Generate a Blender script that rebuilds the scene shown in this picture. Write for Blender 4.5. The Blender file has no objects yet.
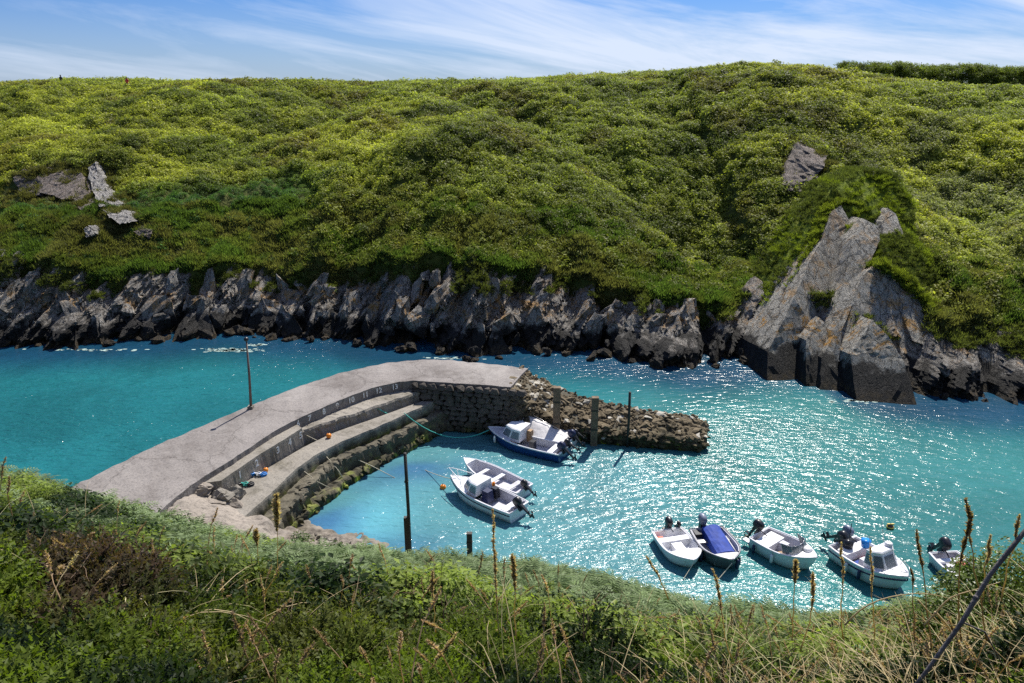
import bpy, bmesh, math, random
import numpy as np
from mathutils import Vector, Matrix, Euler

R = math.radians
sc = bpy.context.scene
COL = sc.collection
rnd = random.Random(7)
rng = np.random.default_rng(11)

# ------------------------------------------------------------------ camera, sky, sun
H = 20.5
F = 750.0
PITCH = math.atan(251.5 / F)
cam_d = bpy.data.cameras.new('camera'); cam = bpy.data.objects.new('camera', cam_d); COL.objects.link(cam)
cam.location = (0, 0, H); cam.rotation_euler = (math.pi / 2 - PITCH, 0, 0)
cam_d.sensor_width = 36; cam_d.lens = F / 1024 * 36; cam_d.clip_start = 0.1; cam_d.clip_end = 6000
sc.camera = cam

SUN_EL, SUN_AZ = R(53), R(24)          # azimuth measured from +Y towards +X
world = bpy.data.worlds.new('World'); sc.world = world; world.use_nodes = True
nt = world.node_tree; N = nt.nodes; Lk = nt.links; N.clear()
def nd(t, **kw):
    n = N.new(t)
    for k, v in kw.items(): setattr(n, k, v)
    return n
sky = nd('ShaderNodeTexSky', sky_type='NISHITA'); sky.sun_disc = False
sky.sun_elevation = SUN_EL; sky.sun_rotation = SUN_AZ; sky.altitude = 30
sky.air_density = 1.0; sky.dust_density = 0.6; sky.ozone_density = 3.0
tc = nd('ShaderNodeTexCoord'); sep = nd('ShaderNodeSeparateXYZ'); Lk.new(tc.outputs['Generated'], sep.inputs[0])
zc = nd('ShaderNodeMath', operation='MAXIMUM'); Lk.new(sep.outputs[2], zc.inputs[0]); zc.inputs[1].default_value = 0.0
za = nd('ShaderNodeMath', operation='ADD'); Lk.new(zc.outputs[0], za.inputs[0]); za.inputs[1].default_value = 0.10
dx = nd('ShaderNodeMath', operation='DIVIDE'); Lk.new(sep.outputs[0], dx.inputs[0]); Lk.new(za.outputs[0], dx.inputs[1])
dy = nd('ShaderNodeMath', operation='DIVIDE'); Lk.new(sep.outputs[1], dy.inputs[0]); Lk.new(za.outputs[0], dy.inputs[1])
cmb = nd('ShaderNodeCombineXYZ'); Lk.new(dx.outputs[0], cmb.inputs[0]); Lk.new(dy.outputs[0], cmb.inputs[1])
mp = nd('ShaderNodeMapping'); mp.vector_type = 'TEXTURE'; mp.inputs['Rotation'].default_value = (0, 0, R(-11)); mp.inputs['Scale'].default_value = (0.42, 0.055, 1.2)
cm2 = nd('ShaderNodeCombineXYZ'); Lk.new(sep.outputs[0], cm2.inputs[0]); Lk.new(sep.outputs[2], cm2.inputs[1]); Lk.new(sep.outputs[1], cm2.inputs[2]); Lk.new(cm2.outputs[0], mp.inputs[0])
n1 = nd('ShaderNodeTexNoise'); n1.inputs['Scale'].default_value = 0.9; n1.inputs['Detail'].default_value = 9; n1.inputs['Roughness'].default_value = 0.62; n1.inputs['Distortion'].default_value = 0.5
Lk.new(mp.outputs[0], n1.inputs['Vector'])
r1 = nd('ShaderNodeMapRange'); r1.inputs[1].default_value = 0.43; r1.inputs[2].default_value = 0.65
Lk.new(n1.outputs[0], r1.inputs[0])
# thin cirrus is denser towards the right and the horizon
rx = nd('ShaderNodeMapRange'); rx.inputs[1].default_value = -0.6; rx.inputs[2].default_value = 0.35; rx.inputs[3].default_value = 0.35; rx.inputs[4].default_value = 1.0
Lk.new(sep.outputs[0], rx.inputs[0])
m1 = nd('ShaderNodeMath', operation='MULTIPLY'); Lk.new(r1.outputs[0], m1.inputs[0]); Lk.new(rx.outputs[0], m1.inputs[1])
rz = nd('ShaderNodeMapRange'); rz.inputs[1].default_value = 0.0; rz.inputs[2].default_value = 0.10; rz.inputs[3].default_value = 0.42; rz.inputs[4].default_value = 0.0
Lk.new(sep.outputs[2], rz.inputs[0])
m2 = nd('ShaderNodeMath', operation='ADD', use_clamp=True); Lk.new(m1.outputs[0], m2.inputs[0]); Lk.new(rz.outputs[0], m2.inputs[1])
m3 = nd('ShaderNodeMath', operation='MULTIPLY'); Lk.new(m2.outputs[0], m3.inputs[0]); m3.inputs[1].default_value = 0.85
mx = nd('ShaderNodeMix', data_type='RGBA'); Lk.new(m3.outputs[0], mx.inputs[0])
tn = nd('ShaderNodeMix', data_type='RGBA', blend_type='MULTIPLY'); tn.inputs[0].default_value = 1.0
Lk.new(sky.outputs[0], tn.inputs[6]); tn.inputs[7].default_value = (0.31, 0.51, 0.91, 1)
Lk.new(tn.outputs[2], mx.inputs[6]); mx.inputs[7].default_value = (6.6, 7.3, 8.7, 1)
bg = nd('ShaderNodeBackground'); bg.inputs['Strength'].default_value = 0.085; Lk.new(mx.outputs[2], bg.inputs[0])
wo = nd('ShaderNodeOutputWorld'); Lk.new(bg.outputs[0], wo.inputs[0])

sun_d = bpy.data.lights.new('sun', 'SUN'); sun_d.energy = 5.0; sun_d.angle = R(0.5); sun_d.color = (1, 0.95, 0.86)
sun = bpy.data.objects.new('sun', sun_d); COL.objects.link(sun)
SD = Vector((math.sin(SUN_AZ) * math.cos(SUN_EL), math.cos(SUN_AZ) * math.cos(SUN_EL), math.sin(SUN_EL)))
sun.rotation_euler = SD.to_track_quat('Z', 'Y').to_euler()
sc.view_settings.view_transform = 'Standard'; sc.view_settings.look = 'None'
sc.view_settings.exposure = 0.50; sc.view_settings.gamma = 1
sc.render.engine = 'CYCLES'
sc.cycles.use_denoising = False; sc.cycles.max_bounces = 6; sc.cycles.diffuse_bounces = 3; sc.cycles.glossy_bounces = 2
sc.cycles.transmission_bounces = 4; sc.cycles.transparent_max_bounces = 4; sc.cycles.sample_clamp_indirect = 2.0
sc.cycles.caustics_reflective = False; sc.cycles.caustics_refractive = False

# ------------------------------------------------------------------ helpers: view ray to a point of the place
SP, CP = math.sin(PITCH), math.cos(PITCH)
def ray(px, py):
    u = (px - 512) / F; v = (py - 341.5) / F
    return u, CP - v * SP, -SP - v * CP
def P(px, py, z=0.0):
    u, w, d = ray(px, py); t = (z - H) / d
    return Vector((u * t, w * t, z))
def PY(px, py, y):
    u, w, d = ray(px, py); t = y / w
    return Vector((u * t, y, H + d * t))
def PXY(x, y, z):
    dz = z - H; c = y * CP - dz * SP; v = -(dz * CP + y * SP)
    return 512 + F * x / c, 341.5 + F * v / c

# ------------------------------------------------------------------ numpy noise
def _h(ix, iy, s):
    n = (ix.astype(np.int64) * 374761393 + iy.astype(np.int64) * 668265263 + s * 974634777) & 0x7fffffff
    n = ((n ^ (n >> 13)) * 1274126177) & 0x7fffffff
    return ((n ^ (n >> 16)) & 0xffff) / 65535.0
def vnoise(x, y, s=0):
    x = np.asarray(x, float); y = np.asarray(y, float)
    ix = np.floor(x); iy = np.floor(y); fx = x - ix; fy = y - iy
    fx = fx * fx * (3 - 2 * fx); fy = fy * fy * (3 - 2 * fy)
    a = _h(ix, iy, s); b = _h(ix + 1, iy, s); c = _h(ix, iy + 1, s); d = _h(ix + 1, iy + 1, s)
    return (a * (1 - fx) + b * fx) * (1 - fy) + (c * (1 - fx) + d * fx) * fy
def fbm(x, y, o=4, s=0):
    r = 0; a = 0.5; f = 1.0
    for i in range(o):
        r = r + a * (vnoise(np.asarray(x) * f, np.asarray(y) * f, s + i) - 0.5); a *= 0.5; f *= 2.03
    return r * 2
def dome(x, y, s=0, rad=0.75):
    x = np.asarray(x, float); y = np.asarray(y, float)
    ix = np.floor(x); iy = np.floor(y); best = np.zeros(np.broadcast(x, y).shape)
    for a in (-1, 0, 1):
        for b in (-1, 0, 1):
            cx = ix + a; cy = iy + b
            qx = cx + 0.15 + 0.7 * _h(cx, cy, s); qy = cy + 0.15 + 0.7 * _h(cx, cy, s + 5)
            rr = rad * (0.6 + 0.5 * _h(cx, cy, s + 9))
            d2 = ((x - qx) ** 2 + (y - qy) ** 2) / rr ** 2
            best = np.maximum(best, np.sqrt(np.clip(1 - d2, 0, 1)) * (0.55 + 0.6 * _h(cx, cy, s + 11)))
    return best
def sstep(a, b, x):
    t = np.clip((np.asarray(x, float) - a) / (b - a), 0, 1); return t * t * (3 - 2 * t)

# ------------------------------------------------------------------ materials
def newmat(name):
    m = bpy.data.materials.new(name); m.use_nodes = True
    m.node_tree.nodes.clear(); return m, m.node_tree.nodes, m.node_tree.links
def ramp(Nn, stops):
    r = Nn.new('ShaderNodeValToRGB'); e = r.color_ramp.elements
    while len(e) < len(stops): e.new(0.5)
    for i, (p, c) in enumerate(stops):
        e[i].position = p; e[i].color = (*c, 1) if len(c) == 3 else c
    return r
def simple(name, col, rough=0.5, metal=0.0, var=0.15, scale=3.0, bump=0.0, bscale=20, spec=0.5, dirt=None):
    m, n, l = newmat(name)
    b = n.new('ShaderNodeBsdfPrincipled'); o = n.new('ShaderNodeOutputMaterial'); l.new(b.outputs[0], o.inputs[0])
    t = n.new('ShaderNodeTexCoord'); nz = n.new('ShaderNodeTexNoise'); nz.inputs['Scale'].default_value = scale; nz.inputs['Detail'].default_value = 6
    nz.inputs['Roughness'].default_value = 0.65
    l.new(t.outputs['Object'], nz.inputs['Vector'])
    c0 = tuple(c * (1 - var) for c in col); c1 = tuple(min(1, c * (1 + var)) for c in col)
    st = [(0.3, dirt if dirt else c0), (0.5 if dirt else 0.7, c1)]
    if dirt: st = [(0.30, dirt), (0.42, c0), (0.7, c1)]
    r = ramp(n, st); l.new(nz.outputs[0], r.inputs[0]); l.new(r.outputs[0], b.inputs['Base Color'])
    b.inputs['Roughness'].default_value = rough; b.inputs['Metallic'].default_value = metal
    b.inputs['Specular IOR Level'].default_value = spec
    if bump:
        n2 = n.new('ShaderNodeTexNoise'); n2.inputs['Scale'].default_value = bscale; n2.inputs['Detail'].default_value = 5
        l.new(t.outputs['Object'], n2.inputs['Vector'])
        bp = n.new('ShaderNodeBump'); bp.inputs['Strength'].default_value = 1; bp.inputs['Distance'].default_value = bump
        l.new(n2.outputs[0], bp.inputs['Height']); l.new(bp.outputs[0], b.inputs['Normal'])
    return m

def leafmat(name, trans=0.5, rough=0.5, spec=0.15, fixed=None):
    m, n, l = newmat(name)
    o = n.new('ShaderNodeOutputMaterial'); mix = n.new('ShaderNodeMixShader'); mix.inputs[0].default_value = trans
    b = n.new('ShaderNodeBsdfPrincipled'); tr = n.new('ShaderNodeBsdfTranslucent')
    b.inputs['Roughness'].default_value = rough; b.inputs['Specular IOR Level'].default_value = spec
    if fixed:
        col = n.new('ShaderNodeRGB'); col.outputs[0].default_value = (*fixed, 1); src = col.outputs[0]
    else:
        a = n.new('ShaderNodeAttribute'); a.attribute_type = 'INSTANCER'; a.attribute_name = 'tint'; src = a.outputs['Color']
    g = n.new('ShaderNodeNewGeometry')
    mr = n.new('ShaderNodeMapRange'); mr.inputs[3].default_value = 0.65; mr.inputs[4].default_value = 1.4
    l.new(g.outputs['Random Per Island'], mr.inputs[0])
    mu = n.new('ShaderNodeVectorMath'); mu.operation = 'SCALE'; l.new(src, mu.inputs[0]); l.new(mr.outputs[0], mu.inputs['Scale'])
    l.new(mu.outputs[0], b.inputs['Base Color'])
    m2 = n.new('ShaderNodeVectorMath'); m2.operation = 'MULTIPLY'; m2.inputs[1].default_value = (1.20, 1.30, 0.60)
    l.new(mu.outputs[0], m2.inputs[0]); l.new(m2.outputs[0], tr.inputs[0])
    l.new(b.outputs[0], mix.inputs[1]); l.new(tr.outputs[0], mix.inputs[2]); l.new(mix.outputs[0], o.inputs[0])
    return m

def rockmat(name, base=(0.30, 0.268, 0.232), tide=1.9, lichen=0.6, orange=0.7, high=0.12):
    """grey slate: strata bands, white and orange lichen above the tide, black and brown weed below it"""
    m, n, l = newmat(name)
    o = n.new('ShaderNodeOutputMaterial'); b = n.new('ShaderNodeBsdfPrincipled'); l.new(b.outputs[0], o.inputs[0])
    b.inputs['Roughness'].default_value = 0.75; b.inputs['Specular IOR Level'].default_value = 0.35
    g = n.new('ShaderNodeNewGeometry'); s = n.new('ShaderNodeSeparateXYZ'); l.new(g.outputs['Position'], s.inputs[0])
    def noise(sc_, det=6, rg=0.6, vec=None, dist=0):
        z = n.new('ShaderNodeTexNoise'); z.inputs['Scale'].default_value = sc_; z.inputs['Detail'].default_value = det
        z.inputs['Roughness'].default_value = rg; z.inputs['Distortion'].default_value = dist
        l.new(vec or g.outputs['Position'], z.inputs['Vector']); return z
    mpn = n.new('ShaderNodeMapping'); mpn.inputs['Rotation'].default_value = (0, R(28), R(12)); mpn.inputs['Scale'].default_value = (2.6, 1.2, 0.35)
    l.new(g.outputs['Position'], mpn.inputs[0])
    st = noise(1.6, 12, 0.78, mpn.outputs[0], 0.6)
    r0 = ramp(n, [(0.30, tuple(c * 0.35 for c in base)), (0.48, tuple(c * 0.9 for c in base)), (0.60, tuple(c * 1.35 for c in base)), (0.75, tuple(c * 1.9 for c in base))])
    l.new(st.outputs[0], r0.inputs[0])
    cur = r0.outputs[0]
    def blend(fac, colr):
        nonlocal cur
        q = n.new('ShaderNodeMix'); q.data_type = 'RGBA'; l.new(fac, q.inputs[0]); l.new(cur, q.inputs[6])
        if isinstance(colr, tuple): q.inputs[7].default_value = (*colr, 1)
        else: l.new(colr, q.inputs[7])
        cur = q.outputs[2]
    def mr(src, a, bb, c=0.0, d=1.0):
        q = n.new('ShaderNodeMapRange'); q.inputs[1].default_value = a; q.inputs[2].default_value = bb; q.inputs[3].default_value = c; q.inputs[4].default_value = d
        l.new(src, q.inputs[0]); return q.outputs[0]
    def mul(a, bb, op='MULTIPLY'):
        q = n.new('ShaderNodeMath'); q.operation = op; l.new(a, q.inputs[0])
        if isinstance(bb, (int, float)): q.inputs[1].default_value = bb
        else: l.new(bb, q.inputs[1])
        return q.outputs[0]
    wl = noise(4.5, 12, 0.85)
    blend(mul(mr(wl.outputs[0], 0.50, 0.56), lichen), (0.50, 0.50, 0.47))
    br = noise(0.8, 10, 0.8)
    blend(mul(mr(br.outputs[0], 0.52, 0.66), 0.55), (0.15, 0.115, 0.06))
    on = noise(0.6, 12, 0.85, dist=0.6)
    wob = noise(0.9, 3)
    zz = mul(s.outputs[2], mul(wob.outputs[0], 3.2), 'SUBTRACT')      # z minus a wobble
    zo = mul(mr(zz, tide - 1.4, tide - 0.9), mr(zz, tide + 0.2, tide + 2.4, 1.0, high))
    blend(mul(mul(mr(on.outputs[0], 0.515, 0.565), zo), orange), (0.52, 0.26, 0.035))
    blend(mr(zz, tide - 1.5, tide - 2.0), (0.022, 0.020, 0.018))
    wn = noise(2.5, 6, 0.7)
    blend(mul(mr(s.outputs[2], 0.75, 0.30), mr(wn.outputs[0], 0.42, 0.6)), (0.10, 0.065, 0.022))
    mk = n.new('ShaderNodeMapping'); mk.inputs['Rotation'].default_value = (0, R(28), R(12)); mk.inputs['Scale'].default_value = (1.5, 0.9, 0.42)
    wv = n.new('ShaderNodeVectorMath'); wv.operation = 'ADD'; wn2 = noise(1.4, 6, 0.7); ws2 = n.new('ShaderNodeVectorMath'); ws2.operation = 'SCALE'; ws2.inputs['Scale'].default_value = 1.1
    l.new(wn2.outputs['Color'], ws2.inputs[0]); l.new(g.outputs['Position'], wv.inputs[0]); l.new(ws2.outputs[0], wv.inputs[1]); l.new(wv.outputs[0], mk.inputs[0])
    vo = n.new('ShaderNodeTexVoronoi'); vo.feature = 'DISTANCE_TO_EDGE'; vo.inputs['Scale'].default_value = 1.0; l.new(mk.outputs[0], vo.inputs['Vector'])
    crk = mr(vo.outputs['Distance'], 0.0, 0.055)
    inv = mr(vo.outputs['Distance'], 0.012, 0.035, 0.75, 0.0)
    blend(inv, (0.03, 0.027, 0.024))
    vc = n.new('ShaderNodeTexVoronoi'); vc.inputs['Scale'].default_value = 1.0; l.new(mk.outputs[0], vc.inputs['Vector'])
    l.new(cur, b.inputs['Base Color'])
    bn = noise(5.5, 8, 0.7); bp = n.new('ShaderNodeBump'); bp.inputs['Distance'].default_value = 0.22; bp.inputs['Strength'].default_value = 1.0
    l.new(bn.outputs[0], bp.inputs['Height'])
    bp2 = n.new('ShaderNodeBump'); bp2.inputs['Distance'].default_value = 0.6; l.new(st.outputs[0], bp2.inputs['Height']); l.new(bp.outputs[0], bp2.inputs['Normal'])
    bp3 = n.new('ShaderNodeBump'); bp3.inputs['Distance'].default_value = 0.22; l.new(mul(crk, mr(mul(vc.outputs['Color'], 1.0), 0.0, 1.0, 0.4, 1.6)), bp3.inputs['Height']); l.new(bp2.outputs[0], bp3.inputs['Normal']); bp2 = bp3
    l.new(bp2.outputs[0], b.inputs['Normal'])
    return m

def concrete(name, base, dark, weed=None, wz=(0.5, 1.6)):
    m, n, l = newmat(name)
    o = n.new('ShaderNodeOutputMaterial'); b = n.new('ShaderNodeBsdfPrincipled'); l.new(b.outputs[0], o.inputs[0])
    b.inputs['Roughness'].default_value = 0.85; b.inputs['Specular IOR Level'].default_value = 0.25
    g = n.new('ShaderNodeNewGeometry'); s = n.new('ShaderNodeSeparateXYZ'); l.new(g.outputs['Position'], s.inputs[0])
    a = n.new('ShaderNodeTexNoise'); a.inputs['Scale'].default_value = 0.45; a.inputs['Detail'].default_value = 9; a.inputs['Roughness'].default_value = 0.7
    l.new(g.outputs['Position'], a.inputs['Vector'])
    r = ramp(n, [(0.30, dark), (0.50, base), (0.72, tuple(min(1, c * 1.22) for c in base))]); l.new(a.outputs[0], r.inputs[0])
    c = n.new('ShaderNodeTexNoise'); c.inputs['Scale'].default_value = 9; c.inputs['Detail'].default_value = 6; c.inputs['Roughness'].default_value = 0.75
    l.new(g.outputs['Position'], c.inputs['Vector'])
    r2 = ramp(n, [(0.33, (0.45, 0.45, 0.45)), (0.5, (1, 1, 1)), (0.68, (1.18, 1.16, 1.12))]); l.new(c.outputs[0], r2.inputs[0])
    mu = n.new('ShaderNodeMix'); mu.data_type = 'RGBA'; mu.blend_type = 'MULTIPLY'; mu.inputs[0].default_value = 0.8
    l.new(r.outputs[0], mu.inputs[6]); l.new(r2.outputs[0], mu.inputs[7]); cur = mu.outputs[2]
    if weed:
        sx = n.new('ShaderNodeMath'); sx.operation = 'MULTIPLY_ADD'; l.new(a.outputs[0], sx.inputs[0]); sx.inputs[1].default_value = 1.6; l.new(s.outputs[2], sx.inputs[2])
        q = n.new('ShaderNodeMapRange'); q.inputs[1].default_value = wz[1] + 0.8; q.inputs[2].default_value = wz[0] + 0.8; l.new(sx.outputs[0], q.inputs[0])
        wn = n.new('ShaderNodeTexNoise'); wn.inputs['Scale'].default_value = 1.8; wn.inputs['Detail'].default_value = 7; l.new(g.outputs['Position'], wn.inputs['Vector'])
        wr = ramp(n, [(0.35, (0.015, 0.015, 0.010)), (0.52, (0.055, 0.050, 0.022)), (0.66, weed)]); l.new(wn.outputs[0], wr.inputs[0])
        mx2 = n.new('ShaderNodeMix'); mx2.data_type = 'RGBA'; l.new(q.outputs[0], mx2.inputs[0]); l.new(cur, mx2.inputs[6]); l.new(wr.outputs[0], mx2.inputs[7]); cur = mx2.outputs[2]
    if name == 'quay_concrete':          # hairline cracks, pour marks and pale worn patches
        ws = n.new('ShaderNodeVectorMath'); ws.operation = 'SCALE'; ws.inputs['Scale'].default_value = 2.2; l.new(a.outputs['Color'], ws.inputs[0])
        wa = n.new('ShaderNodeVectorMath'); wa.operation = 'ADD'; l.new(g.outputs['Position'], wa.inputs[0]); l.new(ws.outputs[0], wa.inputs[1])
        vo = n.new('ShaderNodeTexVoronoi'); vo.feature = 'DISTANCE_TO_EDGE'; vo.inputs['Scale'].default_value = 0.28; l.new(wa.outputs[0], vo.inputs['Vector'])
        q1 = n.new('ShaderNodeMapRange'); q1.inputs[1].default_value = 0.004; q1.inputs[2].default_value = 0.014; q1.inputs[3].default_value = 0.55; q1.inputs[4].default_value = 0.0; l.new(vo.outputs['Distance'], q1.inputs[0])
        m5 = n.new('ShaderNodeMix'); m5.data_type = 'RGBA'; l.new(q1.outputs[0], m5.inputs[0]); l.new(cur, m5.inputs[6]); m5.inputs[7].default_value = (0.07, 0.06, 0.055, 1)
        pn = n.new('ShaderNodeTexNoise'); pn.inputs['Scale'].default_value = 0.22; pn.inputs['Detail'].default_value = 10; pn.inputs['Roughness'].default_value = 0.8; l.new(g.outputs['Position'], pn.inputs['Vector'])
        q2 = n.new('ShaderNodeMapRange'); q2.inputs[1].default_value = 0.54; q2.inputs[2].default_value = 0.66; q2.inputs[4].default_value = 0.6; l.new(pn.outputs[0], q2.inputs[0])
        m6 = n.new('ShaderNodeMix'); m6.data_type = 'RGBA'; l.new(q2.outputs[0], m6.inputs[0]); l.new(m5.outputs[2], m6.inputs[6]); m6.inputs[7].default_value = (0.36, 0.335, 0.31, 1); 
        q3 = n.new('ShaderNodeMapRange'); q3.inputs[1].default_value = 0.46; q3.inputs[2].default_value = 0.36; q3.inputs[4].default_value = 0.5; l.new(pn.outputs[0], q3.inputs[0])
        m7 = n.new('ShaderNodeMix'); m7.data_type = 'RGBA'; l.new(q3.outputs[0], m7.inputs[0]); l.new(m6.outputs[2], m7.inputs[6]); m7.inputs[7].default_value = (0.135, 0.118, 0.108, 1); cur = m7.outputs[2]
    l.new(cur, b.inputs['Base Color'])
    bp = n.new('ShaderNodeBump'); bp.inputs['Distance'].default_value = 0.03; l.new(c.outputs[0], bp.inputs['Height']); l.new(bp.outputs[0], b.inputs['Normal'])
    return m

def hillmat(name, cols, scale=0.35, bump=0.3):
    m, n, l = newmat(name)
    o = n.new('ShaderNodeOutputMaterial'); b = n.new('ShaderNodeBsdfPrincipled'); l.new(b.outputs[0], o.inputs[0])
    b.inputs['Roughness'].default_value = 0.9; b.inputs['Specular IOR Level'].default_value = 0.1
    g = n.new('ShaderNodeNewGeometry')
    a = n.new('ShaderNodeTexNoise'); a.inputs['Scale'].default_value = scale; a.inputs['Detail'].default_value = 9; a.inputs['Roughness'].default_value = 0.72
    l.new(g.outputs['Position'], a.inputs['Vector'])
    r = ramp(n, cols); l.new(a.outputs[0], r.inputs[0]); l.new(r.outputs[0], b.inputs['Base Color'])
    c = n.new('ShaderNodeTexNoise'); c.inputs['Scale'].default_value = 4; c.inputs['Detail'].default_value = 6; l.new(g.outputs['Position'], c.inputs['Vector'])
    bp = n.new('ShaderNodeBump'); bp.inputs['Distance'].default_value = bump; l.new(c.outputs[0], bp.inputs['Height']); l.new(bp.outputs[0], b.inputs['Normal'])
    return m

M = {}
M['hill'] = hillmat('hillside_turf', [(0.30, (0.030, 0.045, 0.012)), (0.47, (0.065, 0.085, 0.020)), (0.60, (0.10, 0.105, 0.030)), (0.74, (0.13, 0.095, 0.045))])
M['near_ground'] = hillmat('hillside_litter', [(0.32, (0.014, 0.018, 0.006)), (0.52, (0.035, 0.038, 0.014)), (0.72, (0.085, 0.060, 0.030))], 1.5, 0.1)
M['rock'] = rockmat('cliff_rock')
M['rock_pale'] = rockmat('cliff_rock_pale', base=(0.40, 0.365, 0.32), lichen=0.8, orange=0.9)
M['rock_inland'] = rockmat('inland_rock', base=(0.25, 0.195, 0.16), tide=-6, lichen=0.35, orange=0.0)
M['rock_streak'] = rockmat('pale_rib_rock', base=(0.42, 0.39, 0.36), tide=-6, lichen=0.8, orange=0.0)
M['outcrop'] = rockmat('outcrop_rock', base=(0.45, 0.42, 0.36), tide=2.2, lichen=0.6, orange=1.0, high=0.5)
M['deck'] = concrete('quay_concrete', (0.228, 0.207, 0.194), (0.140, 0.122, 0.112))
M['tier'] = concrete('tier_concrete', (0.255, 0.232, 0.200), (0.125, 0.112, 0.085), (0.11, 0.13, 0.02), (1.35, 1.92))
M['tier_low'] = concrete('weedy_concrete', (0.135, 0.120, 0.088), (0.045, 0.040, 0.025), (0.24, 0.29, 0.02), (0.0, 1.1))
M['wallstone'] = concrete('wall_stone', (0.095, 0.082, 0.070), (0.025, 0.022, 0.018), (0.13, 0.12, 0.02), (-0.2, 1.0))
M['rubble'] = concrete('rubble_stone', (0.155, 0.122, 0.075), (0.035, 0.028, 0.017), (0.045, 0.038, 0.012), (0.1, 1.2))
M['rubble_pale'] = concrete('pale_rubble_stone', (0.42, 0.39, 0.33), (0.22, 0.19, 0.13), (0.10, 0.085, 0.02), (-0.3, 0.6))
M['shore'] = concrete('shore_gravel', (0.27, 0.235, 0.20), (0.13, 0.105, 0.08), (0.10, 0.08, 0.04), (-0.8, 0.3))
M['white'] = simple('white_gelcoat', (0.78, 0.78, 0.80), 0.3, var=0.05, dirt=(0.55, 0.54, 0.52))
M['offwhite'] = simple('weathered_gelcoat', (0.62, 0.62, 0.66), 0.45, var=0.08, dirt=(0.40, 0.38, 0.36))
M['inner'] = simple('interior_paint', (0.50, 0.50, 0.56), 0.6, var=0.12, dirt=(0.28, 0.25, 0.22))
M['blue_hull'] = simple('blue_hull_paint', (0.010, 0.045, 0.17), 0.25, var=0.2)
M['alu'] = simple('dull_aluminium', (0.30, 0.30, 0.31), 0.42, metal=0.75, var=0.2)
M['dark_hull'] = simple('dark_hull_paint', (0.10, 0.11, 0.12), 0.4, var=0.25)
M['black'] = simple('black_plastic', (0.018, 0.019, 0.024), 0.35, var=0.3)
M['navy'] = simple('navy_rubber', (0.012, 0.020, 0.07), 0.45, var=0.2)
M['greycowl'] = simple('grey_cowl', (0.16, 0.19, 0.26), 0.35, var=0.15)
M['bluecloth'] = simple('blue_canvas', (0.008, 0.04, 0.27), 0.75, var=0.25, scale=4, bump=0.02, bscale=6)
M['skyblue'] = simple('bright_blue_plastic', (0.01, 0.22, 0.65), 0.4)
M['tarp'] = simple('pale_grey_tarpaulin', (0.60, 0.58, 0.58), 0.7, var=0.12, scale=2.5, bump=0.03, bscale=4)
M['red'] = simple('red_plastic', (0.55, 0.02, 0.02), 0.4)
M['orange'] = simple('orange_plastic', (0.85, 0.26, 0.02), 0.4, var=0.12)
M['orange_red'] = simple('orange_red_plastic', (0.80, 0.10, 0.03), 0.4, var=0.12)
M['yellow'] = simple('yellow_paint', (0.65, 0.45, 0.08), 0.5)
M['tan'] = simple('tan_wood', (0.30, 0.19, 0.10), 0.6, var=0.3)
M['steel'] = simple('steel_rail', (0.55, 0.55, 0.55), 0.3, metal=0.8, var=0.1)
M['rope'] = simple('pale_rope', (0.55, 0.50, 0.38), 0.9)
M['teal'] = simple('teal_rope', (0.06, 0.42, 0.36), 0.8)
M['paint'] = simple('white_number_paint', (0.80, 0.80, 0.78), 0.8, var=0.2, scale=9, dirt=(0.35, 0.33, 0.30))
M['timber'] = simple('weathered_timber', (0.16, 0.115, 0.075), 0.9, var=0.4, scale=2.5, bump=0.03, bscale=12)
M['timber_dark'] = simple('wet_dark_timber', (0.028, 0.026, 0.020), 0.6, var=0.5, scale=2.5, bump=0.02)
M['rust'] = simple('weathered_pole_paint', (0.17, 0.12, 0.10), 0.7, var=0.3)
M['bark'] = simple('grey_bare_bark', (0.13, 0.115, 0.11), 0.8, var=0.35, scale=9, bump=0.01, bscale=40)
def glassmat():
    m, n, l = newmat('tinted_window')
    b = n.new('ShaderNodeBsdfPrincipled'); o = n.new('ShaderNodeOutputMaterial'); l.new(b.outputs[0], o.inputs[0])
    b.inputs['Base Color'].default_value = (0.16, 0.19, 0.22, 1); b.inputs['Roughness'].default_value = 0.06; b.inputs['Specular IOR Level'].default_value = 0.8
    b.inputs['Alpha'].default_value = 0.75
    return m
M['glass'] = glassmat()
M['leaf'] = leafmat('leaf_tinted'); M['fern'] = leafmat('fern_tinted', 0.30, 0.5, 0.2)
M['dry'] = leafmat('dry_tinted', 0.4, 0.7, 0.2)
M['moss'] = hillmat('moss_turf', [(0.32, (0.05, 0.07, 0.012)), (0.5, (0.13, 0.17, 0.02)), (0.7, (0.20, 0.21, 0.03))], 1.2, 0.12)

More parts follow.
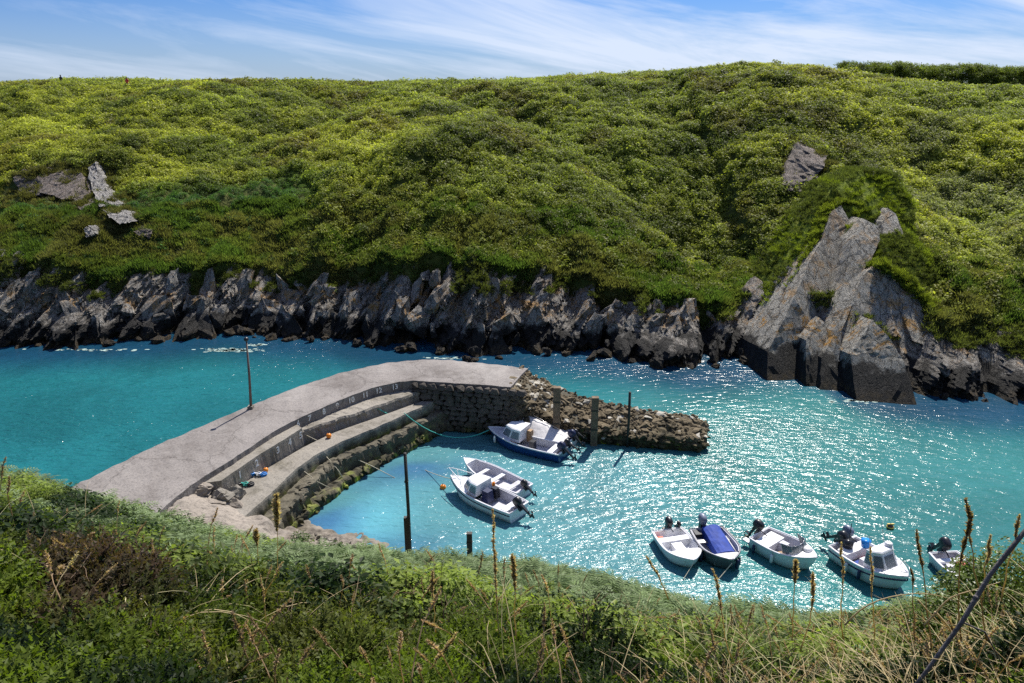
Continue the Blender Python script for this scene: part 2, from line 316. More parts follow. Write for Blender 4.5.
def watermat():
    m, n, l = newmat('sea_water')
    o = n.new('ShaderNodeOutputMaterial'); b = n.new('ShaderNodeBsdfPrincipled'); l.new(b.outputs[0], o.inputs[0])
    b.inputs['Roughness'].default_value = 0.19; b.inputs['IOR'].default_value = 1.33
    g = n.new('ShaderNodeNewGeometry')
    def noise(scl, det=3, rg=0.5, mapping=None, dist=0.0):
        z = n.new('ShaderNodeTexNoise'); z.inputs['Scale'].default_value = scl; z.inputs['Detail'].default_value = det
        z.inputs['Roughness'].default_value = rg; z.inputs['Distortion'].default_value = dist
        if mapping:
            q = n.new('ShaderNodeMapping'); q.inputs['Rotation'].default_value = (0, 0, R(mapping[0])); q.inputs['Scale'].default_value = mapping[1]
            l.new(g.outputs['Position'], q.inputs[0]); l.new(q.outputs[0], z.inputs['Vector'])
        else: l.new(g.outputs['Position'], z.inputs['Vector'])
        return z.outputs[0]
    def mr(src, a, bb, c=0.0, d=1.0):
        q = n.new('ShaderNodeMapRange'); q.interpolation_type = 'SMOOTHSTEP'
        q.inputs[1].default_value = a; q.inputs[2].default_value = bb; q.inputs[3].default_value = c; q.inputs[4].default_value = d
        l.new(src, q.inputs[0]); return q.outputs[0]
    def op(o_, a, bb):
        q = n.new('ShaderNodeMath'); q.operation = o_
        for i, v in enumerate((a, bb)):
            if isinstance(v, (int, float)): q.inputs[i].default_value = v
            else: l.new(v, q.inputs[i])
        return q.outputs[0]
    att = n.new('ShaderNodeAttribute'); att.attribute_name = 'bed'      # sea bed colour seen through the water, plus painted shade by the cliff
    vs = n.new('ShaderNodeVectorMath'); vs.operation = 'SCALE'; l.new(att.outputs['Color'], vs.inputs[0])
    l.new(mr(noise(0.12, 5, 0.6, dist=0.6), 0.3, 0.7, 0.82, 1.18), vs.inputs['Scale'])
    l.new(vs.outputs[0], b.inputs['Base Color'])
    w1 = noise(1.0, 3, 0.55, (-25, (1.0, 2.3, 1)), 0.4)
    w2 = noise(2.1, 3, 0.6, (-32, (0.8, 1.9, 1)), 0.6)
    w3 = noise(7.0, 2, 0.6, (-20, (1.0, 1.5, 1)))
    ruf = mr(noise(0.09, 3, 0.55, (-25, (0.6, 1.4, 1)), 0.3), 0.36, 0.60, 0.45, 1.15)
    ra = n.new('ShaderNodeAttribute'); ra.attribute_name = 'ruffle'
    h = op('MULTIPLY', ra.outputs['Fac'], op('ADD', op('MULTIPLY', w1, 0.19), op('MULTIPLY', ruf, op('ADD', op('MULTIPLY', w2, 0.088), op('MULTIPLY', w3, 0.014)))))
    bp = n.new('ShaderNodeBump'); bp.inputs['Distance'].default_value = 1.0; bp.inputs['Strength'].default_value = 1.0
    l.new(h, bp.inputs['Height']); l.new(bp.outputs[0], b.inputs['Normal'])
    return m
M['water'] = watermat()

# ------------------------------------------------------------------ object helpers
def tag(o, label=None, cat=None, group=None, kind=None):
    if label: o['label'] = label
    if cat: o['category'] = cat
    if group: o['group'] = group
    if kind: o['kind'] = kind
    return o
def empty(name, loc=(0, 0, 0), rz=0.0, label=None, cat=None, group=None):
    o = bpy.data.objects.new(name, None); COL.objects.link(o); o.location = loc; o.rotation_euler = (0, 0, rz)
    o.empty_display_size = 0.2
    return tag(o, label, cat, group)
def mesh_np(name, v, f, mat=None, smooth=False):
    me = bpy.data.meshes.new(name); me.from_pydata([tuple(p) for p in v], [], [tuple(q) for q in f]); me.update()
    if mat: me.materials.append(mat)
    if smooth: me.polygons.foreach_set('use_smooth', [True] * len(me.polygons))
    return me
def link(name, me, parent=None):
    o = bpy.data.objects.new(name, me); COL.objects.link(o)
    if parent: o.parent = parent
    return o
class MB:
    def __init__(s): s.v = []; s.f = []; s.sm = []
    def add(s, vs, fs, smooth=False):
        k = len(s.v); s.v += [Vector(v) for v in vs]; s.f += [tuple(i + k for i in f) for f in fs]; s.sm += [smooth] * len(fs); return s
    def box(s, c, d, rot=None, taper=1.0):
        vs = []
        for z in (-1, 1):
            t = taper if z > 0 else 1
            for x, y in ((-1, -1), (1, -1), (1, 1), (-1, 1)):
                p = Vector((x * d[0] / 2 * t, y * d[1] / 2 * t, z * d[2] / 2))
                if rot: p = rot @ p
                vs.append(p + Vector(c))
        return s.add(vs, [(3, 2, 1, 0), (4, 5, 6, 7), (0, 1, 5, 4), (1, 2, 6, 5), (2, 3, 7, 6), (3, 0, 4, 7)])
    def tube(s, pts, r, n=7, cap=True):
        pts = [Vector(p) for p in pts]; rs = r if isinstance(r, (list, tuple)) else [r] * len(pts)
        vs = []; prev = None
        for i, p in enumerate(pts):
            t = (pts[min(i + 1, len(pts) - 1)] - pts[max(i - 1, 0)]).normalized()
            a = Vector((0, 0, 1)) if abs(t.z) < 0.9 else Vector((1, 0, 0))
            if prev is not None: a = prev
            x = (a - t * a.dot(t)).normalized(); y = t.cross(x); prev = x
            for k in range(n):
                th = 2 * math.pi * k / n; vs.append(p + (x * math.cos(th) + y * math.sin(th)) * rs[i])
        fs = [(i * n + k, i * n + (k + 1) % n, (i + 1) * n + (k + 1) % n, (i + 1) * n + k) for i in range(len(pts) - 1) for k in range(n)]
        if cap: fs += [tuple(range(n - 1, -1, -1)), tuple(range((len(pts) - 1) * n, len(pts) * n))]
        return s.add(vs, fs, True)
    def ball(s, c, r, n=12, m=8, p=1.0):
        r = (r, r, r) if isinstance(r, (int, float)) else r
        vs = []; sg = lambda a: math.copysign(abs(a) ** p, a)
        for i in range(m + 1):
            ph = -math.pi / 2 + math.pi * i / m
            for k in range(n):
                th = 2 * math.pi * k / n
                vs.append(Vector((r[0] * sg(math.cos(th)) * sg(math.cos(ph)), r[1] * sg(math.sin(th)) * sg(math.cos(ph)), r[2] * sg(math.sin(ph)))) + Vector(c))
        fs = [(i * n + k, i * n + (k + 1) % n, (i + 1) * n + (k + 1) % n, (i + 1) * n + k) for i in range(m) for k in range(n)]
        return s.add(vs, fs, True)
    def loft(s, rings, closed=True, cap=(True, True), smooth=False):
        n = len(rings[0]); vs = [p for r in rings for p in r]
        rr = range(n) if closed else range(n - 1)
        fs = [(i * n + k, i * n + (k + 1) % n, (i + 1) * n + (k + 1) % n, (i + 1) * n + k) for i in range(len(rings) - 1) for k in rr]
        if cap[0]: fs.append(tuple(range(n - 1, -1, -1)))
        if cap[1]: fs.append(tuple(range((len(rings) - 1) * n, len(rings) * n)))
        return s.add(vs, fs, smooth)
    def xf(s, mat):
        s.v = [mat @ v for v in s.v]; return s
    def build(s, name, mat, parent=None):
        me = bpy.data.meshes.new(name); me.from_pydata([tuple(v) for v in s.v], [], s.f)
        me.validate(); me.update()
        if len(me.polygons) == len(s.sm): me.polygons.foreach_set('use_smooth', s.sm)
        me.materials.append(mat); return link(name, me, parent)
def copy_tree(o, parent=None):
    c = o.copy(); COL.objects.link(c); c.parent = parent
    for ch in o.children: copy_tree(ch, c)
    return c

def resample(pts, n):
    pts = [Vector(p) for p in pts]; L = [0]
    for a_, b_ in zip(pts, pts[1:]): L.append(L[-1] + (b_ - a_).length)
    out = []
    for i in range(n):
        s_ = L[-1] * i / (n - 1); k = 0
        while k < len(pts) - 2 and L[k + 1] < s_: k += 1
        t_ = (s_ - L[k]) / max(1e-6, L[k + 1] - L[k]); out.append(pts[k].lerp(pts[k + 1], min(1, max(0, t_))))
    return out

def grid_mesh(name, X, Y, Z, mat, smooth=True):
    ny, nx = X.shape; v = np.stack([X.ravel(), Y.ravel(), Z.ravel()], 1)
    i = np.arange(ny - 1)[:, None] * nx + np.arange(nx - 1)[None, :]; i = i.ravel()
    f = np.stack([i, i + 1, i + nx + 1, i + nx], 1)
    me = bpy.data.meshes.new(name)
    me.vertices.add(len(v)); me.vertices.foreach_set('co', v.ravel())
    me.loops.add(f.size); me.loops.foreach_set('vertex_index', f.ravel())
    me.polygons.add(len(f)); me.polygons.foreach_set('loop_start', np.arange(len(f)) * 4)
    me.update(calc_edges=True); me.validate()
    me.polygons.foreach_set('use_smooth', [smooth] * len(me.polygons))
    me.materials.append(mat); return me

def scatter(name, proto, pts, rot, scl, tint, kind='stuff'):
    """one object of uncountable growth: geometry-node instances of proto on pts"""
    me = bpy.data.meshes.new(name); n = len(pts)
    me.vertices.add(n); me.vertices.foreach_set('co', np.asarray(pts, float).ravel())
    for nm, tp, dat, key in (('rot', 'FLOAT_VECTOR', rot, 'vector'), ('scl', 'FLOAT_VECTOR', scl, 'vector'), ('tint', 'FLOAT_COLOR', tint, 'color')):
        a = me.attributes.new(nm, tp, 'POINT'); d = np.asarray(dat, float)
        if nm == 'scl' and d.ndim == 1: d = np.stack([d, d, d], 1)
        if nm == 'tint': d = np.concatenate([d, np.ones((n, 1))], 1)
        a.data.foreach_set(key, d.ravel())
    o = link(name, me); o['kind'] = kind
    g = bpy.data.node_groups.new(name + '_nodes', 'GeometryNodeTree')
    g.interface.new_socket('Geometry', in_out='INPUT', socket_type='NodeSocketGeometry'); g.interface.new_socket('Geometry', in_out='OUTPUT', socket_type='NodeSocketGeometry')
    gi = g.nodes.new('NodeGroupInput'); go = g.nodes.new('NodeGroupOutput')
    ip = g.nodes.new('GeometryNodeInstanceOnPoints'); oi = g.nodes.new('GeometryNodeObjectInfo'); oi.inputs['Object'].default_value = proto; oi.inputs['As Instance'].default_value = True
    m2p = g.nodes.new('GeometryNodeMeshToPoints'); g.links.new(gi.outputs[0], m2p.inputs['Mesh']); g.links.new(m2p.outputs[0], ip.inputs['Points'])
    g.links.new(oi.outputs['Geometry'], ip.inputs['Instance'])
    for nm, sock in (('rot', 'Rotation'), ('scl', 'Scale')):
        a = g.nodes.new('GeometryNodeInputNamedAttribute'); a.data_type = 'FLOAT_VECTOR'; a.inputs['Name'].default_value = nm
        if nm == 'rot':
            e = g.nodes.new('FunctionNodeEulerToRotation'); g.links.new(a.outputs[0], e.inputs[0]); g.links.new(e.outputs[0], ip.inputs[sock])
        else: g.links.new(a.outputs[0], ip.inputs[sock])
    g.links.new(ip.outputs[0], go.inputs[0])
    md = o.modifiers.new('growth', 'NODES'); md.node_group = g
    return o
def proto(name, mb_or_vf, mat):
    v, f = mb_or_vf
    return bpy.data.objects.new(name, mesh_np(name, v, f, mat))

def leaves(n, r, size, flat=0.7, shell=0.55, seed=0, up=0.6, narrow=0.5):
    """a clump of diamond leaves through a dome; every leaf folded along its midrib"""
    g = np.random.default_rng(seed); v = []; f = []
    for i in range(n):
        d = g.normal(size=3); d[2] = abs(d[2]) * 0.9 - 0.15; d /= np.linalg.norm(d)
        p = d * r * (shell + (1 - shell) * g.random()) * np.array([1, 1, flat])
        nrm = d * 0.8 + np.array([0, 0, up]) + g.normal(size=3) * 0.45; nrm /= np.linalg.norm(nrm)
        a = np.cross(nrm, g.normal(size=3)); a /= np.linalg.norm(a); b = np.cross(nrm, a)
        s = size * (0.6 + 0.8 * g.random()); k = len(v)
        v += [p - a * s * 0.5, p + b * s * narrow * 0.5 + nrm * s * 0.08, p + a * s * 0.5, p - b * s * narrow * 0.5 + nrm * s * 0.08]
        f += [(k, k + 1, k + 2), (k, k + 2, k + 3)]
    return v, f
def frond_plant(nf=7, L=0.7, seed=0, pairs=13, droop=0.9):
    g = np.random.default_rng(seed); v = []; f = []
    for q in range(nf):
        az = 2 * math.pi * (q + g.random() * 0.7) / nf; el = R(62) - g.random() * 0.4; ll = L * (0.7 + 0.5 * g.random())
        d = np.array([math.cos(az), math.sin(az), 0]); side = np.array([-d[1], d[0], 0]); p = np.array([0, 0, 0.0]); st = ll / pairs
        tw = g.normal() * 0.25
        for i in range(pairs):
            e = el - droop * 1.6 * (i / pairs) ** 1.3; step = (d * math.cos(e) + np.array([0, 0, math.sin(e)])) * st
            p2 = p + step; k = len(v)
            v += [p - side * 0.004, p + side * 0.004, p2]; f.append((k, k + 1, k + 2))
            if i > 2:
                w = ll * 0.36 * (1 - ((i - 2) / (pairs - 1)) ** 1.2) * (0.85 + 0.3 * g.random())
                upv = np.cross(side, step / st) * -1
                for sg in (-1, 1):
                    sd = side * sg * math.cos(tw) + upv * math.sin(tw) * sg
                    tip = p + sd * w + step * 0.9 - np.array([0, 0, w * 0.18]); mid = p + sd * w * 0.45 + step * 0.45
                    k = len(v); v += [p, mid - step * 0.40, tip, mid + step * 0.34]; f += [(k, k + 1, k + 2), (k, k + 2, k + 3)]
            p = p2
    return v, f
def spikes(n, r, hgt, w, seed=0, jit=0.5):
    g = np.random.default_rng(seed); v = []; f = []
    for i in range(n):
        a = g.random() * 2 * math.pi; q = r * math.sqrt(g.random()); b = np.array([math.cos(a) * q, math.sin(a) * q, g.random() * hgt * 0.35])
        d = np.array([math.cos(a) * q / r * 0.8, math.sin(a) * q / r * 0.8, 1.0]) + g.normal(size=3) * jit * 0.5; d /= np.linalg.norm(d)
        h = hgt * (0.4 + 0.6 * g.random()); s = np.cross(d, g.normal(size=3)); s /= np.linalg.norm(s)
        k = len(v); v += [b - s * w, b + s * w, b + d * h]; f.append((k, k + 1, k + 2))
    return v, f
def gorse(seed=0, nb=24, r=0.28, per=18):
    """sprigs: short twigs crowded with spines, over a dome"""
    g = np.random.default_rng(seed); v = []; f = []
    for i in range(nb):
        d = g.normal(size=3); d[2] = abs(d[2]) + 0.25; d /= np.linalg.norm(d); b = d * r * 0.45; l = r * (0.5 + 0.5 * g.random())
        for j in range(per):
            t = j / per; p = b + d * l * t; e = g.normal(size=3); e -= d * e.dot(d); e /= np.linalg.norm(e); e = e * 0.8 + d * 0.6
            s = np.cross(e, d); s /= np.linalg.norm(s); q = 0.062 * (1.1 - 0.6 * t); k = len(v)
            v += [p - s * 0.011, p + s * 0.011, p + e * q]; f.append((k, k + 1, k + 2))
    return v, f

# ================================================================== SETTING
# ---- far shore: waterline and cliff top from the place's own plan
WL = [(-60, 352), (0, 348), (60, 347), (100, 345), (150, 342), (200, 339), (240, 334), (280, 340), (330, 341), (380, 348), (430, 353), (470, 358), (520, 355), (560, 354), (600, 358), (640, 362), (680, 368), (720, 366), (760, 364), (800, 368), (830, 386), (870, 394), (910, 398), (960, 402), (1024, 404), (1080, 408)]
wlp = [P(a, b, 0) for a, b in WL]
wx = np.array([-400, -150] + [p.x for p in wlp] + [90, 400]); wy = np.array([110, 85] + [p.y for p in wlp] + [38, 20])
def ywater(x): return np.interp(x, wx, wy)
CT = [(-60, 262), (0, 266), (50, 268), (90, 276), (140, 280), (200, 278), (260, 276), (330, 272), (380, 262), (405, 258), (440, 266), (520, 276), (570, 276), (620, 282), (680, 294), (740, 308), (800, 312), (850, 318), (900, 322), (940, 326), (980, 330), (1024, 334), (1080, 338)]
cxs = []; chs = []
for a, b in CT:
    x0 = P(a, 345, 0).x
    y0 = float(ywater(x0)) + 4.8; q = PY(a, b, y0); cxs.append(q.x); chs.append(q.z)
cxs = np.array([-400] + cxs + [400]); chs = np.array([7] + chs + [5])
def hcliff(x): return np.interp(x, cxs, chs) + 1.5 * fbm(np.asarray(x, float) * 0.45, np.asarray(x, float) * 0 + 3, 3, 610)
SKY_ = [(-60, 83), (0, 82), (60, 80), (130, 79), (200, 81), (300, 82), (420, 80), (500, 80), (560, 78), (620, 76), (660, 73), (720, 69), (780, 68), (840, 76), (900, 84), (960, 88), (1024, 92), (1100, 94)]
DR = 62.0
sxs = []; shs = []
for a, b in SKY_:
    y0 = 122; q = PY(a, b, y0); sxs.append(q.x); shs.append(q.z - 0.9)
sxs = np.array([-400] + sxs + [400]); shs = np.array([shs[0]] + shs + [shs[-1]])
def ztop(x): return np.interp(x, sxs, shs)
def gz(x, y, cx, cy, rx_, ry_): return np.exp(-(((x - cx) / rx_) ** 2 + ((y - cy) / ry_) ** 2))
def hfar(x, y, bumps=True):
    x = np.asarray(x, float); y = np.asarray(y, float)
    d = y - ywater(x) + 1.6 * fbm(x * 0.22, y * 0.22, 3, 3)
    hc = hcliff(x); zt = ztop(x * 122 / np.maximum(y, 122))
    t = np.clip((d - 5.8) / DR, 0, None)
    g = 1 - np.clip(1 - t, 0, 1) ** 1.45
    z = np.where(d < 0.3, (d - 0.3) * 1.2 - 0.2, np.where(d < 6.2, hc * np.clip((d - 5.2) / 1.0, 0, 1) ** 0.7 * 1.04 - 1.0 * (d < 5.2), hc + (zt - hc) * g))
    z = z - np.clip(t - 1.15, 0, None) * 3.2
    env = sstep(3, 16, d) * (1 - 0.75 * sstep(0.75, 1.0, t))
    z = z + env * 2.6 * fbm(x * 0.055, y * 0.055, 4, 21)
    # diagonal gullies down the slope
    z = z - env * 2.4 * np.clip(0.5 - np.abs(fbm((x + y * 0.6) * 0.045, y * 0.012, 2, 33)) * 3, 0, 1)
    z = z - env * (3.0 * gz(x, y, 19, 76, 8, 16) + 2.0 * gz(x, y, -52, 78, 16, 7) + 2.5 * gz(x, y, 44, 74, 7, 12))
    z = z + env * (2.0 * gz(x, y, -10, 82, 16, 9))
    z = z - 1.8 * sstep(19, 22, x) * sstep(33, 29, x) * sstep(66, 61, y)
    if bumps:
        be = sstep(7, 12, d) * (1 - 0.45 * sstep(0.85, 1.0, t))
        z = z + be * (0.65 * dome(x / 4.2 + 0.7 * fbm(x * .2, y * .2, 3, 301), y / 3.4 + 0.7 * fbm(x * .2, y * .2, 3, 302), 50) + 0.48 * dome(x / 1.7 + 3 + 0.6 * fbm(x * .5, y * .5, 2, 303), y / 1.5, 70) + 0.5 * fbm(x * 0.5, y * 0.5, 3, 304))
    return z
xs = np.linspace(-150, 150, 560); ys = np.concatenate([np.linspace(0, 4.2, 10)[:-1] - 4.0, np.linspace(0.2, 95, 240)])
X = np.broadcast_to(xs, (len(ys), len(xs))); Yb = ywater(X) + ys[:, None]
hill_me = grid_mesh('far_hillside', X.copy(), Yb, hfar(X, Yb), M['hill'])
hill = tag(link('far_hillside', hill_me), kind='structure')
# plateau and country beyond, out to the horizon
gx = np.linspace(-1500, 1500, 60); gy = np.concatenate([np.linspace(0, 60, 6), np.linspace(90, 2400, 14)])
X2 = np.broadcast_to(gx, (len(gy), len(gx))).copy(); Y2 = ywater(X2) + 90 + gy[:, None]
Z2 = hfar(X2, Y2, False) - 0.25 - 0.004 * gy[:, None]
Z2 = np.maximum(Z2, 12 - 0.0 * Z2)
tag(link('distant_land', grid_mesh('distant_land', X2, Y2, Z2, M['hill'])), kind='structure')

# ---- near hillside (where the photographer stands)
EDGE = [(-120, 455, 32), (0, 484, 31), (60, 500, 30), (110, 514, 30), (150, 526, 29.5), (200, 542, 29), (250, 556, 28), (300, 564, 27.5), (350, 568, 27), (430, 574, 26), (520, 580, 25), (600, 594, 24), (700, 622, 23), (800, 634, 22), (860, 632, 21), (920, 622, 19), (970, 612, 17), (1030, 606, 15), (1150, 590, 14)]
eu = []; es = []; ey = []
for a, b, yy in EDGE:
    q = PY(a, b, yy); eu.append(q.x / q.y); es.append((H - q.z) / q.y); ey.append(yy)
def hnear(x, y, bumps=True):
    x = np.asarray(x, float); y = np.asarray(y, float)
    yc = np.maximum(y, 0.5); u = x / np.maximum(yc, 3.0)
    ts = np.interp(u, eu, es); Ye = np.interp(u, eu, ey)
    a = ts - 1.75 / Ye
    z = H - 1.75 - a * np.minimum(y, Ye) - 1.25 * np.clip(y - Ye, 0, None) ** 1.15
    z = z + 0.35 * fbm(x * 0.25, y * 0.25, 3, 90) * sstep(2, 6, y) * (1 - sstep(0, 3, y - Ye))
    if bumps:
        z = z + (0.75 * dome(x / 1.25, y / 1.25, 91) + 0.26 * dome(x / 0.5, y / 0.5, 95) - 0.42) * sstep(3.0, 5, y) * (1 - sstep(-3, 1, y - Ye))
    return np.maximum(z, -3.5)
xs = np.concatenate([np.linspace(-70, -26, 40)[:-1], np.linspace(-26, 26, 330), np.linspace(26, 70, 40)[1:]]); ys = np.concatenate([np.linspace(-30, 2, 14)[:-1], np.linspace(2, 44, 260)])
X = np.broadcast_to(xs, (len(ys), len(xs))).copy(); Y = np.broadcast_to(ys[:, None], X.shape).copy()
tag(link('near_hillside', grid_mesh('near_hillside', X, Y, hnear(X, Y), M['near_ground'])), kind='structure')

# ---- water
xs = np.linspace(-75, 75, 151); ys = np.linspace(15, 100, 120)
xs = np.concatenate([[-900, -300, -120], xs, [120, 300, 900]]); ys = np.concatenate([[-600, -100], ys, [160, 250]])
X = np.broadcast_to(xs, (len(ys), len(xs))).copy(); Y = np.broadcast_to(ys[:, None], X.shape).copy()
wm = grid_mesh('sea', X, Y, np.zeros_like(X), M['water'])
d = ywater(X) - Y
bed = np.zeros(X.shape + (3,)); teal = np.array([0.012, 0.130, 0.145]); cliff_shade = np.array([0.008, 0.050, 0.095]); shal = np.array([0.085, 0.232, 0.258]); grn = np.array([0.035, 0.165, 0.160])
k = sstep(9, 1.5, d)[..., None]  # shade and reflection under the far cliff, put into the water colour
bed = teal * (1 - k) + cliff_shade * k
k = (sstep(0, 14, X) * sstep(3, 9, d))[..., None] * 0.8; bed = bed * (1 - k) + grn * k
inner = sstep(-18, -12, X) * sstep(46.5, 41, Y + 0.05 * X) * sstep(14, 3, X)
inner = (np.clip(inner, 0, 1) * 0.9)[..., None]; bed = bed * (1 - inner) + shal * inner
weed = np.clip(gz(X, Y, -9.2, 33.5, 2.6, 3.2) + 0.8 * gz(X, Y, -5.5, 38.5, 3.2, 1.6) + 0.6 * gz(X, Y, -6.0, 30.5, 2.6, 1.2), 0, 1) * sstep(-0.35, 0.2, fbm(X * 0.35, Y * 0.35, 4, 5))
weed = weed[..., None] * 0.8; bed = bed * (1 - weed) + np.array([0.035, 0.115, 0.29]) * weed
bright = (gz(X, Y, -6.8, 33.0, 1.6, 2.6) * 0.7)[..., None]; bed = bed * (1 - bright) + np.array([0.10, 0.33, 0.38]) * bright
a = wm.attributes.new('bed', 'FLOAT_COLOR', 'POINT'); a.data.foreach_set('color', np.concatenate([bed.reshape(-1, 3), np.ones((bed.size // 3, 1))], 1).ravel())
ruf_ = np.ones(X.shape) * 0.56 + 0.60 * sstep(-12, -18, X) + 0.60 * np.exp(-(((X - 9.5) / 11) ** 2 + ((Y - 34) / 8.5) ** 2)) - 0.2 * gz(X, Y, 10, 50, 16, 5)
a = wm.attributes.new('ruffle', 'FLOAT', 'POINT'); a.data.foreach_set('value', ruf_.ravel())
tag(link('sea', wm), kind='structure')

# wash lines of foam by the far rocks
M['foam'] = simple('sea_foam', (0.34, 0.46, 0.42), 0.6)
fv = []; ff = []
for cx_, cy_, wx_, wy_, nq in ((230, 350, 27, 1.6, 150), (258, 345, 10, 1.0, 25), (455, 358, 24, 1.2, 50), (90, 350, 44, 1.0, 40), (860, 401, 40, 1.6, 30)):
    for i in range(nq):
        p = P(cx_ + rng.normal(0, wx_ * 0.5), cy_ + rng.normal(0, wy_ * 0.5), 0.012); k = len(fv); r_ = rng.uniform(0.03, 0.13)
        fv += [p + Vector((math.cos(a_ * 1.047) * r_ * 2.2 * rng.uniform(.6, 1.2), math.sin(a_ * 1.047) * r_ * rng.uniform(.6, 1.2), 0)) for a_ in range(6)]; ff.append(tuple(range(k, k + 6)))
tag(link('foam', mesh_np('foam', fv, ff, M['foam'])), kind='stuff')

# ---- cliff face with its slabs
nx_, nv = 900, 46
cx = np.linspace(-75, 70, nx_); cv = np.linspace(-0.25, 1.06, nv)
CX = np.broadcast_to(cx, (nv, nx_)).copy(); CV = np.broadcast_to(cv[:, None], CX.shape)
CZ = hcliff(CX) * CV + 0.5 * fbm(CX * 0.5, CV * 3, 3, 130)
q = (CX - 0.55 * CZ)
rid = 1 - np.abs(fbm(q * 0.30, CZ * 0.10, 3, 140)) * 2.6
rid2 = 1 - np.abs(fbm(q * 0.95, CZ * 0.25, 3, 150)) * 2.4
CY = ywater(CX) + 0.4 + (np.clip(CV, 0, 2) ** 1.5 + np.minimum(CV, 0)) * 5.8 - 1.2 * sstep(-0.2, 0.5, fbm(CX * 0.16, CZ * 0.3, 2, 171)) * sstep(0.6, 0.2, CV) - rid * 1.3 - rid2 * 0.9 - 0.40 * (1 - np.abs(fbm(q * 2.4, CZ * 0.55, 3, 155)) * 2.4) + 1.9 + 0.55 * fbm(CX * 1.6, CZ * 1.8, 5, 160) + 0.25 * (vnoise(q * 1.3, CZ * 1.1, 158) > 0.5)
for gxp, wd in ((285, 0.7), (595, 0.9), (418, 0.5), (700, 0.6), (150, 0.5)):      # dark clefts in the face
    x0 = PY(gxp, 310, 60).x; CY += 2.6 * np.exp(-((CX - x0 - 0.3 * CZ) / wd) ** 2)
cl = tag(link('cliff', grid_mesh('cliff', CX, CY, CZ, M['rock'], smooth=False)), kind='structure')

def hull_rock(seed, sx=0.5, sy=0.4, sz=1.2, npt=13, cuts=2, amp=0.035, mat=None):
    g = np.random.default_rng(seed); bm = bmesh.new()
    for i in range(npt):
        p = g.uniform(-1, 1, 3); p = p / max(0.55, np.abs(p).max())
        tp = 1 - 0.45 * max(0, p[2]); bm.verts.new((p[0] * sx * tp, p[1] * sy * tp, p[2] * sz))
    r = bmesh.ops.convex_hull(bm, input=bm.verts)
    bmesh.ops.delete(bm, geom=list({e for e in list(r['geom_interior']) + list(r['geom_unused']) if isinstance(e, bmesh.types.BMVert)}), context='VERTS')
    if cuts:
        bmesh.ops.subdivide_edges(bm, edges=bm.edges, cuts=cuts, use_grid_fill=True)
        for v in bm.verts:
            v.co += Vector(g.normal(size=3)) * amp * (sx + sy + sz) / 2
    bmesh.ops.recalc_face_normals(bm, faces=bm.faces)
    me = bpy.data.meshes.new('rock'); bm.to_mesh(me); bm.free(); me.materials.append(mat or M['rock']); return me
slabs = [hull_rock(100 + i, 0.5 + 0.3 * (i % 4) / 3, 0.34, 1.25 - 0.5 * (i % 3) / 2, 12 + i % 5, 2, 0.045, mat=M['rock'] if i % 2 else M['rock_pale']) for i in range(14)]
bould = [hull_rock(200 + i, 0.8, 0.6, 0.5, 15, mat=M['rock']) for i in range(8)]
for i in range(215):
    px = rnd.uniform(-30, 1050); x0 = P(px, 350, 0).x
    lv = rnd.random() ** 0.9; hc = float(hcliff(x0)); z = lv * (hc - 1.2)
    s = (rnd.uniform(0.45, 1.0) if rnd.random() < 0.6 else rnd.uniform(1.0, 1.8))
    if 770 < px < 960: continue
    o = link('rock_slab', slabs[rnd.randrange(14)], cl)
    o.location = (x0, float(ywater(x0)) + 0.9 + lv ** 1.4 * 4.4, z); o.scale = (s, s * rnd.uniform(0.8, 1.3), s * rnd.uniform(0.8, 1.35))
    tl = R(rnd.gauss(24, 14)) if px > 300 else R(rnd.gauss(-8, 26))
    o.rotation_euler = (R(rnd.gauss(-28, 9)), tl, R(rnd.gauss(0, 25)))
for i in range(80):
    px = rnd.uniform(-30, 1050); x0 = P(px, 350, 0).x; s = rnd.uniform(0.35, 1.0)
    o = link('boulder', bould[rnd.randrange(8)], cl)
    o.location = (x0, float(ywater(x0)) - rnd.uniform(-0.9, 0.7), rnd.uniform(-0.1, 0.35)); o.scale = (s, s, s * rnd.uniform(0.7, 1.1))
    o.rotation_euler = (R(rnd.gauss(0, 20)), R(rnd.gauss(0, 20)), rnd.uniform(0, 6.28))

